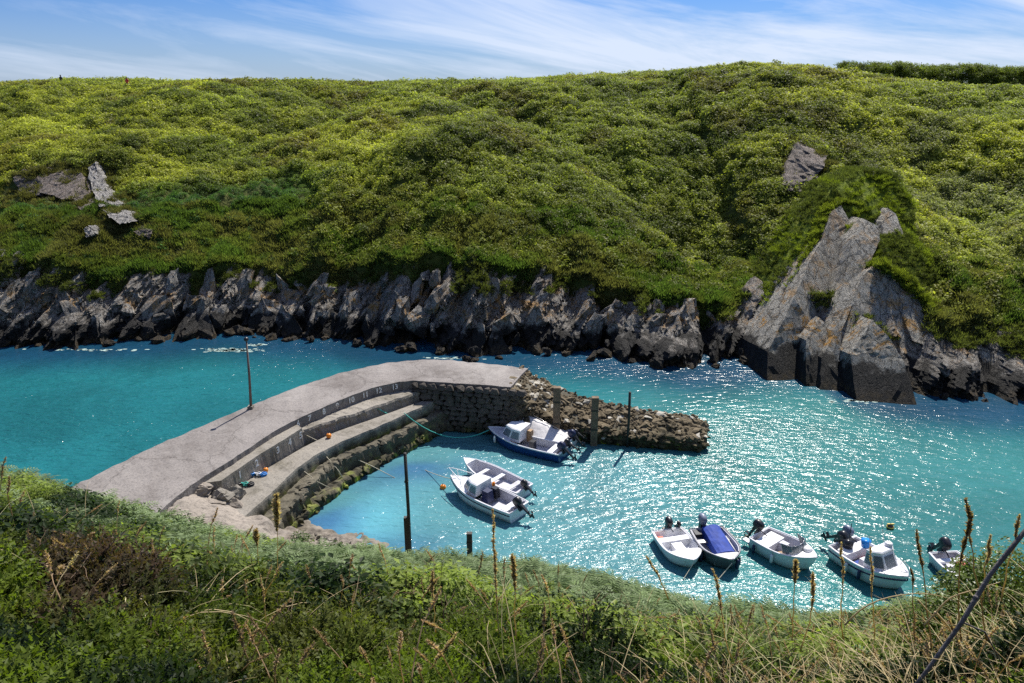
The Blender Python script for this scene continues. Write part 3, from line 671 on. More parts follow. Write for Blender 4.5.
# ---- the big outcrop: leaning slabs traced at their own distance, with real thickness
def slab_from(name, pts, mat, parent, thick=3.0, seed=0, amp=0.045, cuts=7, base_out=0.0):
    """pts: (px, py, y) corners of the front face; thickened straight back into the hill"""
    g = np.random.default_rng(seed); bm = bmesh.new()
    yb = max(p[1] for p in pts); W = [PY(p[0], p[1], p[2] - base_out * max(0, (p[1] - yb + 90) / 90)) for p in pts]; c = sum(W, Vector()) / len(W)
    if base_out > 0:
        for w_ in W:
            if w_.z < 1.7: w_.z -= 2.4; w_.y -= 1.9
    fr = [bm.verts.new(w) for w in W]; bk = [bm.verts.new(w + Vector((0.15 * (w.x - c.x), thick, -0.4))) for w in W]
    n = len(W); bm.faces.new(fr)
    for i in range(n):
        j = (i + 1) % n; bm.faces.new((fr[j], fr[i], bk[i], bk[j]))
    bmesh.ops.triangulate(bm, faces=bm.faces)
    bmesh.ops.subdivide_edges(bm, edges=bm.edges, cuts=cuts, use_grid_fill=True)
    co = np.array([v.co for v in bm.verts]); q_ = co[:, 0] - 0.5 * co[:, 2]
    dd = amp * 4 * (np.round(fbm(q_ * 0.9 + seed, co[:, 2] * 0.25, 3, 5 + seed) * 4) / 4) + amp * 1.3 * fbm(co[:, 0] * 2.5, co[:, 2] * 2.5, 3, 9)
    for v, a_, e in zip(bm.verts, dd, g.normal(size=(len(dd), 3)) * amp * 0.3): v.co += Vector((e[0], -a_ + e[1], e[2]))
    bmesh.ops.recalc_face_normals(bm, faces=bm.faces)
    me = bpy.data.meshes.new(name); bm.to_mesh(me); bm.free(); me.materials.append(mat); return link(name, me, parent)
oc = empty('rock_outcrop', (30, 58, 0), 0, 'tall grey outcrop of leaning slabs with mossy crown and orange lichen on right shore', 'rock outcrop')
def oc_slab(*a, **k):
    k.setdefault('base_out', 1.1 if a[0] == 'rock_slab' else 0.0)
    o = slab_from(*a, **k); o.matrix_parent_inverse = Matrix.Translation((-30, -58, 0)); return o
oc_slab('rock_slab', [(762, 372, 53.4), (768, 352, 54.2), (794, 298, 56.5), (810, 260, 59.2), (822, 240, 61.2), (832, 212, 63.4), (842, 206, 64.3), (852, 226, 63), (838, 290, 58.5), (822, 340, 55.4), (808, 372, 53.8)], M['outcrop'], oc, seed=1, thick=5)
oc_slab('rock_slab', [(812, 374, 52.4), (828, 330, 54.4), (844, 285, 56.6), (852, 240, 59.6), (864, 219, 61.5), (878, 226, 60.8), (880, 240, 59.6), (868, 268, 57.6), (842, 330, 53.6), (826, 376, 51.8)], M['outcrop'], oc, seed=2, thick=5)
oc_slab('rock_slab', [(812, 386, 51.2), (822, 358, 52.4), (846, 312, 54.6), (866, 272, 56.8), (880, 264, 57.2), (904, 280, 56.6), (930, 308, 55.2), (940, 326, 54.0), (938, 342, 53.0), (928, 372, 51.4), (916, 398, 50.2), (880, 392, 50.3), (842, 390, 50.8)], M['outcrop'], oc, seed=3, thick=6)
oc_slab('rock_slab', [(850, 354, 51.2), (873, 320, 52.4), (890, 338, 51.4), (904, 362, 50.2), (919, 396, 48.9), (890, 398, 48.9), (854, 388, 49.5)], M['outcrop'], oc, seed=4, thick=3)
oc_slab('rock_slab', [(884, 240, 62.2), (882, 222, 63.8), (888, 208, 65.0), (896, 214, 64.6), (904, 236, 62.6), (896, 240, 62.2)], M['outcrop'], oc, seed=5, thick=4)
oc_slab('rock_slab', [(862, 206, 67.4), (868, 192, 68.6), (880, 190, 68.9), (885, 200, 68.0), (878, 208, 67.2)], M['outcrop'], oc, seed=6, thick=4)
oc_slab('rock_slab', [(930, 372, 52.4), (942, 346, 53.6), (958, 338, 54.2), (966, 356, 53.2), (958, 384, 51.6), (944, 396, 51)], M['outcrop'], oc, seed=7, thick=4)
oc_slab('rock_slab', [(948, 366, 51.6), (966, 344, 52.8), (990, 350, 52.4), (1010, 376, 51), (1012, 400, 50), (980, 402, 49.8), (950, 398, 50)], M['outcrop'], oc, seed=8, thick=4)
oc_slab('rock_slab', [(980, 336, 54.6), (988, 320, 55.6), (1000, 322, 55.6), (1010, 336, 54.6), (1006, 352, 53.4), (990, 350, 53.4)], M['outcrop'], oc, seed=9, thick=3)
oc_slab('rock_slab', [(1006, 372, 52), (1018, 342, 53.6), (1042, 346, 53.4), (1060, 404, 50), (1020, 404, 50)], M['outcrop'], oc, seed=10, thick=4)
oc_slab('rock_slab', [(800, 366, 52.8), (806, 340, 53.8), (820, 318, 55.0), (832, 330, 54.4), (822, 372, 52.4)], M['outcrop'], oc, seed=12, thick=3)
oc_slab('rock_slab', [(896, 300, 55.6), (912, 284, 56.6), (934, 306, 55.6), (941, 326, 54.4), (936, 350, 53), (912, 340, 53.4)], M['outcrop'], oc, seed=13, thick=3)
# turf and moss that caps the outcrop
oc_slab('turf_cap', [(770, 306, 58.9), (792, 266, 61.2), (812, 222, 64.2), (834, 186, 66.6), (862, 170, 69.5), (892, 174, 69), (912, 204, 66.2), (910, 232, 63.6), (884, 242, 62.4), (862, 262, 61.0), (842, 285, 61.2), (820, 300, 60.2), (790, 306, 59.6)], M['moss'], oc, seed=11, thick=5, amp=0.08)
oc_slab('turf_cap', [(866, 268, 57.9), (876, 240, 60.6), (904, 230, 62.6), (924, 250, 60.6), (944, 290, 58.0), (954, 330, 55.4), (932, 308, 55.8), (904, 279, 57.2), (880, 264, 57.7)], M['moss'], oc, seed=15, thick=5, amp=0.06)

caps = [c for c in oc.children if c.name.startswith('turf_cap')]
def FT(px, py):
    """where the view ray meets the far hillside"""
    u, w, d_ = ray(px, py); t = np.linspace(45, 135, 1500) / w
    z = H + d_ * t; zz = hfar(u * t, w * t); i = int(np.argmax(z < zz)); return Vector((u * t[i], w * t[i], z[i]))
def inland(name, lab, mat, polys, seed, out=0.75):
    c0 = FT(*polys[0][0]); root = empty(name, c0, 0, lab, 'rock outcrop')
    for k_, poly in enumerate(polys):
        pts_ = [(px, py, FT(px, py).y - out) for px, py in poly]
        o = slab_from('rock', pts_, mat, root, 3.0, seed + k_, 0.15, 7); o.matrix_parent_inverse = Matrix.Translation(-c0)
inland('upper_rock', 'brown and grey rock high on the slope above the tall outcrop', M['rock_inland'], [[(782, 184), (788, 160), (796, 142), (808, 136), (822, 138), (829, 152), (824, 166), (814, 180), (800, 188)], [(788, 190), (794, 176), (804, 180), (802, 192)]], 31, 0.7)
inland('pale_rock_streak', 'narrow pale rock rib running down the green slope at left', M['rock_streak'], [[(88, 168), (95, 162), (101, 174), (106, 190), (110, 204), (99, 206), (92, 190)], [(99, 203), (107, 202), (116, 206), (128, 212), (131, 222), (120, 224), (108, 216)], [(85, 228), (91, 225), (93, 234), (87, 237)]], 41, 1.25)
inland('brown_rock_patch', 'low bare brown rock band on the hillside near the left edge', M['rock_inland'], [[(12, 178), (22, 168), (40, 165), (46, 178), (40, 196), (18, 190)], [(42, 192), (48, 176), (44, 165), (66, 166), (84, 176), (86, 196), (66, 200)], [(70, 204), (88, 192), (88, 178), (92, 196), (100, 208), (88, 212)], [(134, 232), (142, 226), (152, 230), (148, 238)]], 51, 0.8)

# ================================================================== GROWTH (stuff)
def rot_rand(n, tilt=0.25): return np.stack([rng.normal(0, tilt, n), rng.normal(0, tilt, n), rng.uniform(0, 6.28, n)], 1)
NOGO = [(FT(798, 172), 2.0), (FT(812, 168), 2.2), (FT(96, 178), 1.8), (FT(99, 192), 1.9), (FT(102, 204), 1.8), (FT(118, 218), 2.0), (FT(28, 186), 2.6), (FT(48, 186), 2.6), (FT(70, 190), 2.6), (FT(88, 206), 1.4), (FT(88, 231), 1.0)]
def far_points(n, dmin, dmax, pw=1.0):
    """random points over the part of the far slope that can be seen"""
    y = ywater(0) + dmin + (dmax - dmin) * rng.random(n * 2) ** pw; x = (rng.random(n * 2) * 2 - 1) * (y * 0.84 + 5)
    y = y - ywater(0) + ywater(x)
    px = 512 + F * x / (y * CP + 6 * SP)
    ok = np.ones(len(x), bool)
    for c, r_ in NOGO: ok &= ((x - c.x) ** 2 + ((y - c.y) * 0.8) ** 2) > r_ * r_
    # outcrop's own footprint
    ok &= ~((x > 19.5 + 0.14 * (y - 50)) & (x < 29.0 + (60 - y) * 0.10) & (y < 64.5))
    return x[ok][:n], y[ok][:n]
def cl_tint(x, y, base, var=0.25, s=0):
    n = fbm(x * 0.07, y * 0.07, 3, 400 + s)[:, None]; m = fbm(x * 0.5, y * 0.5, 2, 410 + s)[:, None]
    return np.clip(base * (1 + var * 1.6 * n + var * m + rng.normal(0, 0.10, (len(x), 1))), 0.004, 0.6)
yel = np.array([0.385, 0.400, 0.072]); mid = np.array([0.280, 0.315, 0.066]); drk = np.array([0.135, 0.165, 0.036]); brn = np.array([0.170, 0.130, 0.040]); pal = np.array([0.270, 0.290, 0.110]); lush = np.array([0.090, 0.185, 0.045])
x, y = far_points(80000, 6.6, 80, 0.8)
dd = y - ywater(x); z = hfar(x, y)
f1 = fbm(x * 0.055 + 7, y * 0.075, 3, 200); f2 = fbm(x * 0.30, y * 0.35, 2, 210); f3 = fbm(x * 0.12, y * 0.16, 3, 220)
dm = dome(x / 1.7 + 3 + 0.6 * fbm(x * .5, y * .5, 2, 303), y / 1.5, 70)
t = np.zeros((len(x), 3)) + mid
def paint(mask, col): 
    global t
    mask = np.clip(mask, 0, 1)[:, None]; t = t * (1 - mask) + col * mask
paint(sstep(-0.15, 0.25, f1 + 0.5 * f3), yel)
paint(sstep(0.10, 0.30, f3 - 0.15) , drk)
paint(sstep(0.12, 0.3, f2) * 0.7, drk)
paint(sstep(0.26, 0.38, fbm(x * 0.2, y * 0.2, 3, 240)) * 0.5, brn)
paint(gz(x, y, 16, 74, 13, 15) * 1.1 * sstep(-0.3, 0.1, f3 + 0.1), drk * 1.15)  # shade of the right-hand gully painted into the bush tint
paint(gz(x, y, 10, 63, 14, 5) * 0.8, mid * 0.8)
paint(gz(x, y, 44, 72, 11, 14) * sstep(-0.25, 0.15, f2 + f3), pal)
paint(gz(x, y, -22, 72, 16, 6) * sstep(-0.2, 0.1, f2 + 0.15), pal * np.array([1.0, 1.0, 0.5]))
lf = sstep(-17, -24, x) * sstep(23, 17, dd + 3 * f3)
paint(lf, lush)
t = cl_tint(x, y, t, 0.22)
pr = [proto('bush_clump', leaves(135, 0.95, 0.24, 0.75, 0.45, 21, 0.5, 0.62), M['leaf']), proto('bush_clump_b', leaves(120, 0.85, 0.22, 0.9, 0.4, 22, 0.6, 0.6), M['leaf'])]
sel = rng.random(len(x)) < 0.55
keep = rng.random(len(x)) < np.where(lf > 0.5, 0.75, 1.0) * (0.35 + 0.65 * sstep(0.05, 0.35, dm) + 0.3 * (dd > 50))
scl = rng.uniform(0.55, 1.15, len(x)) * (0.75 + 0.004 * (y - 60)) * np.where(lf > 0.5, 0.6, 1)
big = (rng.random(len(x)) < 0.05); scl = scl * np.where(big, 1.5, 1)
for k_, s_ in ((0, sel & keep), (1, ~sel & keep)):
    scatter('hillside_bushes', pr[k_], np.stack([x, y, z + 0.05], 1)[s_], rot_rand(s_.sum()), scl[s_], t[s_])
# short turf and ferny fringe between rock and bushes
gpro = proto('grass_tuft', spikes(60, 0.30, 0.34, 0.030, 31, 0.7), M['leaf'])
x, y = far_points(34000, 4.6, 15, 1.0); z = hfar(x, y); dd = y - ywater(x)
ok = z > hcliff(x) * 0.15; x, y, z = x[ok], y[ok], z[ok]
f = fbm(x * 0.25, y * 0.3, 3, 260)[:, None]
tt = np.where(f > 0.12, np.array([[0.150, 0.150, 0.055]]), np.where(f > -0.08, np.array([[0.125, 0.155, 0.042]]), np.array([[0.090, 0.140, 0.034]])))
scatter('cliff_top_grass', gpro, np.stack([x, y, z], 1), rot_rand(len(x), 0.3), rng.uniform(0.6, 1.6, len(x)), cl_tint(x, y, tt, 0.2, 3))
fm = (CV > 0.66) & (CV < 1.03) & (fbm(CX * 0.35, CZ * 0.5, 3, 640) > 0.02 - 0.35 * (CV - 0.85)); pk = rng.permutation(np.flatnonzero(fm))[:9000]
cg = np.stack([CX.ravel()[pk], CY.ravel()[pk] + 0.05, CZ.ravel()[pk]], 1) + rng.normal(0, 0.1, (len(pk), 3))
scatter('cliff_grass', gpro, cg, rot_rand(len(cg), 0.5), rng.uniform(0.5, 1.2, len(cg)), cl_tint(cg[:, 0], cg[:, 2], np.array([[0.10, 0.115, 0.035]]), 0.3, 12))
# moss turf on the outcrop
cv_ = np.array([tuple(v.co) for cap in caps for v in cap.data.vertices]); pick = rng.integers(0, len(cv_), 9000); cpn = cv_[pick] + rng.normal(0, 0.22, (9000, 3)) * [1, 1, 0.3]
mt_ = np.where(fbm(cpn[:, 0] * 0.5, cpn[:, 2] * 0.5, 3, 270)[:, None] > 0.0, np.array([[0.17, 0.21, 0.03]]), np.array([[0.10, 0.12, 0.035]]))
def edge_pts(pl, n, sd):
    q_ = resample([PY(*p_) for p_ in pl], 60); ii_ = rng.integers(0, 60, n); return np.array([tuple(q_[i_]) for i_ in ii_]) + rng.normal(0, sd, (n, 3)) * [1, 1, 0.5]
eps = np.concatenate([edge_pts([(792, 290, 58.6), (804, 262, 60.3), (815, 238, 62.0), (826, 210, 64.2), (838, 200, 65.2), (856, 204, 65.6)], 420, 0.20), edge_pts([(852, 226, 62.4), (838, 292, 57.9), (826, 330, 55.4)], 260, 0.13), edge_pts([(880, 263, 57.0), (905, 279, 56.3), (931, 307, 54.9), (941, 326, 53.8)], 450, 0.25), edge_pts([(862, 208, 66.6), (884, 206, 66.6), (884, 242, 62.0), (904, 238, 62.4)], 350, 0.3)])
cpn = np.concatenate([cpn, eps]); mt_ = np.concatenate([mt_, np.repeat([[0.20, 0.235, 0.035]], len(eps), 0)])
scatter('outcrop_turf', gpro, cpn + [0, 0, -0.05], rot_rand(len(cpn), 0.5), rng.uniform(0.4, 1.0, len(cpn)), cl_tint(cpn[:, 0], cpn[:, 2], mt_, 0.2, 4))
gg = []
for c_, r_ in NOGO: gg.append(np.stack([c_.x + rng.normal(0, r_ * 0.75, 230), c_.y + rng.normal(0, r_ * 0.9, 230)], 1))
gg = np.concatenate(gg); gz_ = hfar(gg[:, 0], gg[:, 1])
scatter('rock_side_grass', gpro, np.stack([gg[:, 0], gg[:, 1], gz_], 1), rot_rand(len(gg), 0.3), rng.uniform(0.6, 1.5, len(gg)), cl_tint(gg[:, 0], gg[:, 1], np.array([[0.12, 0.115, 0.045]]), 0.25, 8))
# hedge along the far ridge at right
hn = 4200; hx = rng.uniform(57, 122, hn); hy = 138 + (hx - 52) * 0.1 + rng.normal(0, 1.3, hn)
base = np.array([PY(px_, 83, 140).z for px_ in (0,)])[0]
hz = base - 3.5 + rng.random(hn) * 6.2 * (0.92 + 0.16 * vnoise(hx * 0.22, hx * 0, 5))
scatter('ridge_hedge', pr[1], np.stack([hx, hy, hz], 1), rot_rand(hn), rng.uniform(0.7, 1.2, hn), cl_tint(hx, hy, drk[None] * 1.1, 0.25))

# ---- near slope growth
def near_points(n, y0, y1, pw=1.3, wid=0.80):
    n = int(n * 1.42); wid *= 1.4
    y = y0 + (y1 - y0) * rng.random(n) ** pw; x = (rng.random(n) * 2 - 1) * (y * wid + 1.0)
    Ye = np.interp(x / np.maximum(y, 3), eu, ey); ok = y < Ye + 1.0
    return x[ok], y[ok]
def npx(x, y, z):
    c = y * CP - (z - H) * SP; return 512 + F * x / c, 341.5 + F * (-((z - H) * CP + y * SP)) / c
fernp = [proto('bracken', frond_plant(8, 0.62, 41), M['fern']), proto('bracken_b', frond_plant(7, 0.72, 42, 12, 1.1), M['fern'])]
gorsep = [proto('gorse', gorse(51), M['leaf']), proto('gorse_b', gorse(52, 34, 0.34, 22), M['leaf'])]
shrubp = [proto('shrub', leaves(170, 0.30, 0.058, 0.9, 0.35, 61, 0.7, 0.55), M['leaf']), proto('shrub_b', leaves(130, 0.34, 0.075, 1.1, 0.3, 62, 0.7, 0.55), M['leaf'])]
x, y = near_points(15000, 4.2, 32, 1.0); z = hnear(x, y); pxx, pyy = npx(x, y, z)
n1_ = fbm(x * 0.30, y * 0.22, 3, 500); n2_ = fbm(x * 0.8, y * 0.8, 2, 510)
edge_py = np.interp(pxx, [e[0] for e in EDGE], [e[1] for e in EDGE])
below = pyy - edge_py
fern_w = sstep(0, 0.1, n1_ + 0.10 + 0.6 * gz(pxx, pyy, 480, 588, 190, 36) + 0.5 * gz(pxx, pyy, 650, 615, 120, 26) + 0.4 * gz(pxx, pyy, 250, 590, 160, 20) - 0.55 * sstep(60, 110, below) - 0.25 * gz(pxx, pyy, 80, 520, 150, 40))
isf = rng.random(len(x)) < fern_w * sstep(7.5, 12, y)
shr_w = sstep(90, 50, below)
iss = ~isf & (rng.random(len(x)) < shr_w)
isg = ~isf & ~iss
gt = np.array([0.185, 0.245, 0.110]); 
s_ = isf
a_ = rng.random(s_.sum()) < 0.5; Pn = np.stack([x, y, z], 1)
for k_, mk in ((0, a_), (1, ~a_)):
    ii = np.where(s_)[0][mk]; scatter('bracken', fernp[k_], Pn[ii] + [0, 0, 0.05], rot_rand(len(ii), 0.2), rng.uniform(0.6, 1.15, len(ii)) * (0.6 + 0.025 * y[ii]), cl_tint(x[ii] * 3, y[ii] * 3, gt[None], 0.22, 5))
st = np.array([0.205, 0.260, 0.052]); std = np.array([0.026, 0.048, 0.014])
ii = np.where(iss)[0]; mixw = sstep(-0.2, 0.2, n2_[ii])[:, None]
tt = st * mixw + std * (1 - mixw)  # bright tips and dark gaps put into the tint, where shading is weak
h2 = rng.random(len(ii)) < 0.5
for k_, mk in ((0, h2), (1, ~h2)):
    j = ii[mk]; scatter('leafy_shrub', shrubp[k_], Pn[j] + [0, 0, 0.08], rot_rand(len(j)), rng.uniform(0.7, 1.5, len(j)) * (0.8 + 0.02 * y[j]), cl_tint(x[j] * 3, y[j] * 3, tt[mk], 0.2, 6))
ii = np.where(isg)[0]
# gorse carpet: more of it close to the camera
x2, y2 = near_points(11000, 1.2, 15, 1.1, 0.85); z2 = hnear(x2, y2)
X3 = np.concatenate([x[ii], x2]); Y3 = np.concatenate([y[ii], y2]); Z3 = np.concatenate([z[ii], z2]); p3, q3 = npx(X3, Y3, Z3)
e3 = q3 - np.interp(p3, [e[0] for e in EDGE], [e[1] for e in EDGE]); kp = (rng.random(len(X3)) < sstep(25, 75, e3)) ; X3, Y3, Z3, p3, q3 = X3[kp], Y3[kp], Z3[kp], p3[kp], q3[kp]
nn = fbm(X3 * 1.1, Y3 * 1.1, 3, 520)[:, None]; nb = fbm(X3 * 0.5, Y3 * 0.7, 3, 530)[:, None]
gr = np.array([0.125, 0.170, 0.022]); gd = np.array([0.018, 0.034, 0.008]); gb = np.array([0.085, 0.055, 0.035])
w = sstep(-0.2, 0.15, nn); tt = gr * w + gd * (1 - w)
bw = np.clip(0.4 * sstep(0.24, 0.34, nb[:, 0]) + gz(p3, q3, 110, 588, 62, 24) * 1.6 + gz(p3, q3, 60, 640, 50, 22), 0, 1)[:, None]; tt = tt * (1 - bw) + gb * bw
hh = rng.random(len(X3)) < 0.5
for k_, mk in ((0, hh), (1, ~hh)):
    scatter('gorse_carpet', gorsep[k_], np.stack([X3, Y3, Z3 - 0.02], 1)[mk], rot_rand(mk.sum(), 0.3), rng.uniform(0.6, 1.3, mk.sum()), cl_tint(X3[mk] * 2, Y3[mk] * 2, tt[mk], 0.22, 7))

# dry stalks: stem with a seed spike
def stalk_geo(seed, L=0.9, bend=0.3, spike=0.28, w=0.007, fat=0.022, bits=90):
    g = np.random.default_rng(seed); mb = MB(); az = g.random() * 6.28; pts = []
    for i in range(9):
        t_ = i / 8; pts.append(Vector((math.cos(az) * bend * L * t_ ** 2, math.sin(az) * bend * L * t_ ** 2, L * t_ * (1 - 0.12 * bend * t_))) + Vector(g.normal(size=3)) * 0.008)
    mb.tube(pts, [w * (1 - 0.55 * i / 8) for i in range(9)], 4)
    v = [tuple(a_) for a_ in mb.v]; f = list(mb.f)
    P_ = np.array([tuple(p_) for p_ in pts])
    for k in range(bits):
        t_ = 1 - spike + spike * g.random() if k % 8 else 0.4 + 0.5 * g.random(); i = min(7, int(t_ * 8)); fr_ = t_ * 8 - i; c = P_[i] * (1 - fr_) + P_[i + 1] * fr_
        d_ = g.normal(size=3); d_[2] = abs(d_[2]) * 1.3; d_ /= np.linalg.norm(d_); tap = fat * (0.55 + 0.6 * math.sin(math.pi * min(1, max(0, (t_ - 1 + spike) / spike))))
        s2 = np.cross(d_, g.normal(size=3)); s2 /= np.linalg.norm(s2); b_ = c + d_ * tap * 0.15; kk = len(v)
        v += [b_ - s2 * tap * 0.35, b_ + s2 * tap * 0.35, b_ + d_ * tap * 1.15]; f.append((kk, kk + 1, kk + 2))
    return v, f
def blade_geo(seed, n=9, L=0.6, w=0.007):
    g = np.random.default_rng(seed); v = []; f = []
    for i in range(n):
        az = g.random() * 6.28; b = np.append(g.normal(0, 0.04, 2), 0); bend = 0.3 + g.random() * 1.1; ll = L * (0.5 + 0.7 * g.random()); s = np.array([-math.sin(az), math.cos(az), 0]); prev = None
        for j in range(7):
            t_ = j / 6; th = bend * t_ * 1.5; p = b + ll * np.array([math.cos(az) * math.sin(th) * t_, math.sin(az) * math.sin(th) * t_, t_ * math.cos(th * 0.75)]); ww = w * (1 - t_ * 0.9); k = len(v); v += [p - s * ww, p + s * ww]
            if prev is not None: f.append((prev, prev + 1, k + 1, k))
            prev = k
    return v, f
def twig_geo(seed, depth=3, L=0.35):
    g = np.random.default_rng(seed); mb = MB()
    def br(p, d_, l, r_, k):
        pts = [Vector(p)]; dd_ = Vector(d_)
        for i in range(3):
            dd_ = (dd_ + Vector(g.normal(size=3)) * 0.22).normalized(); pts.append(pts[-1] + dd_ * l / 3)
        mb.tube(pts, [r_, r_ * 0.9, r_ * 0.75, r_ * 0.55], 4)
        if k:
            for q_ in range(3): br(pts[1 + q_ % 3], (dd_ + Vector(g.normal(size=3)) * 0.7).normalized(), l * 0.65, r_ * 0.6, k - 1)
    br((0, 0, 0), (0.1, 0, 1), L, 0.008, depth); return [tuple(a_) for a_ in mb.v], mb.f
sp = [proto('seed_stalk', stalk_geo(71), M['dry']), proto('seed_stalk_b', stalk_geo(72, 0.8, 0.6, 0.22), M['dry']), proto('seed_stalk_c', stalk_geo(73, 0.7, 0.15, 0.4, 0.006, 0.026), M['dry'])]
bl = [proto('dry_blades', blade_geo(75), M['dry']), proto('dry_blades_b', blade_geo(76, 7, 0.8), M['dry'])]
tw = [proto('dead_twigs', twig_geo(77), M['dry']), proto('dead_twigs_b', twig_geo(78, 2, 0.5), M['dry'])]
def dens(x_, y_, rightness, n0):
    z_ = hnear(x_, y_); a_, b_ = npx(x_, y_, z_); r_ = rng.random(len(x_)); return z_, r_ < n0 + rightness * sstep(560, 900, a_)
for nm, plist, n, y0, y1, n0, rt, col in (('dry_seed_stalks', sp, 1900, 4.0, 12, 0.26, 0.74, (0.50, 0.35, 0.22)), ('dry_grass', bl, 4800, 3.8, 12, 0.022, 0.70, (0.56, 0.44, 0.25)), ('dead_twigs', tw, 900, 4.2, 13, 0.24, 0.2, (0.24, 0.17, 0.12))):
    for k_, p_ in enumerate(plist):
        x, y = near_points(n // len(plist), y0, y1, 1.2, 0.8); z, ok = dens(x, y, rt, n0); x, y, z = x[ok], y[ok], z[ok]
        scatter(nm, p_, np.stack([x, y, z + 0.02], 1), rot_rand(len(x), 0.2), rng.uniform(0.5, 1.1, len(x)), cl_tint(x * 9, y * 9, np.array([col]), 0.35, 9))

# ================================================================== QUAY
def smooth_line(pts, n, it=3):
    q_ = resample(pts, n)
    for _ in range(it): q_ = [q_[0]] + [(q_[i - 1] + q_[i] * 2 + q_[i + 1]) / 4 for i in range(1, n - 1)] + [q_[-1]]
    return q_
NQ = 60
def line(px, z, n=NQ): return smooth_line([P(a_, b_, z) for a_, b_ in px], n)
ZD, ZB, Z1, Z2_, Z3_, Z4_ = 3.2, 2.9, 2.6, 2.0, 1.3, 0.45
deck_out = line([(60, 492), (78, 484), (150, 448), (200, 427), (251, 405), (290, 390), (330, 376), (365, 367), (400, 361), (420, 359.5), (440, 359.5), (480, 363), (528, 368)], ZD, 90)
deck_in = line([(120, 545), (150, 520), (176, 497), (200, 479), (240, 454), (276, 430), (295, 420), (320, 408.5), (345, 398), (370, 388.5), (395, 382.5), (414, 380.5)], ZD, 70) + resample([P(414, 380.5, ZD), P(460, 383.5, ZD), P(511, 387, ZD)], 20)
quay = empty('stone_quay', (0, 0, 0), 0, 'curved concrete quay with numbered stepped tiers on its harbour side', 'quay')
def wobble(p, k, a_=0.03): 
    return p + Vector((a_ * float(fbm(p.x * 3 + k, p.y * 3, 2, 7)), a_ * float(fbm(p.x * 3, p.y * 3 + k, 2, 17)), a_ * 0.6 * float(fbm(p.x * 2, p.y * 2 + k, 2, 27))))
rings = []
for i in range(90):
    o_, n_ = deck_out[i], deck_in[min(89, i)]
    o_ = wobble(o_, 1, 0.10); n_ = wobble(n_, 2, 0.06)
    mids = [o_.lerp(n_, k / 6) + Vector((0, 0, 0.03 * math.sin(k) + 0.05 * math.sin(math.pi * k / 6))) for k in range(1, 6)]
    rings.append([Vector((o_.x, o_.y + 0.5, -1.5)), o_ + Vector((0, 0.03, -0.25)), o_] + mids + [n_, n_ + Vector((0, 0, -0.3)), Vector((n_.x, n_.y + 0.05, -1.5))])
m = MB(); m.loft(rings, True, (True, True)); m.build('deck', M['deck'], quay)
# coping along the seaward edge
cop = MB()
for i in range(2, 88): pass
def tier(name, back, front, zt, zb, mat, rough=0.03, nseg=NQ, bat=0.05):
    b_ = resample(back, nseg); f_ = resample(front, nseg); rs = []
    for i in range(nseg):
        bb = Vector((b_[i].x, b_[i].y + 0.12, zt)); ff = wobble(Vector((f_[i].x, f_[i].y, zt)), 3 + zt, rough)
        dr = (ff - bb).normalized(); mids = [bb.lerp(ff, k / 3) + Vector((0, 0, rough * 0.8 * float(fbm(i * 0.7, k * 3 + zt, 2, 8)))) for k in (1, 2)]
        e = ff + Vector((0, 0, -0.12)) + dr * rough * 0.5
        c = Vector((ff.x, ff.y, (zt + zb) / 2)) + dr * (bat + rough * float(fbm(i * 0.9, 1, 2, 44)))
        d_ = Vector((ff.x, ff.y, zb)) + dr * bat * 2
        rs.append([Vector((bb.x, bb.y, zb - 0.3)), bb] + mids + [ff, e, c, d_, d_ + Vector((0, 0, -0.3))])
    mm = MB(); mm.loft(rs, True, (True, True)); return mm.build(name, mat, quay)
din = [p for p in deck_in[:70]]
cut = [p for p in din if p.x > P(200, 479, ZD).x - 0.05]
block_front = line([(221, 480.5), (260, 454), (280, 442), (302, 428)], ZB)
block_back = line([(201, 478.5), (240, 454), (276, 430), (296, 420.5)], ZD)
tier('numbered_block', block_back, block_front, ZB, Z2_ - 0.1, M['tier'], 0.02, bat=0.02)
w1_front = line([(300, 432), (332, 420), (357.5, 412), (376, 405.5), (398, 398), (419, 391)], Z1)
w1_back = line([(290, 424), (320, 408.5), (345, 398), (370, 388.5), (395, 382.5), (416, 381)], ZD)
tier('upper_walkway', w1_back, w1_front, Z1, Z2_ - 0.1, M['tier'], 0.14)
w2_front = line([(240, 520), (252, 510.6), (270, 494), (295, 469.5), (320, 452), (345, 440), (382, 425), (410, 412), (434, 401)], Z2_)
w2_back = line([(215, 492), (222, 486), (260, 462), (302, 438), (332, 424), (376, 409), (424, 392)], ZB - 0.3)
tier('lower_walkway', w2_back, w2_front, Z2_, Z3_ - 0.1, M['tier'], 0.06)
l3_front = line([(270, 528), (283, 514), (307, 484), (332, 464), (356, 452), (382, 440), (410, 427), (443, 411)], Z3_)
tier('rubble_ledge', w2_front, l3_front, Z3_, Z4_ - 0.1, M['tier_low'], 0.28, 90, bat=0.12)
l4_front = line([(282, 533), (296, 521), (318, 500), (343, 480), (366, 466), (390, 453), (415, 440), (441, 427)], Z4_)
tier('weedy_ledge', l3_front, l4_front, Z4_, -1.2, M['tier_low'], 0.30, 90, bat=0.2)

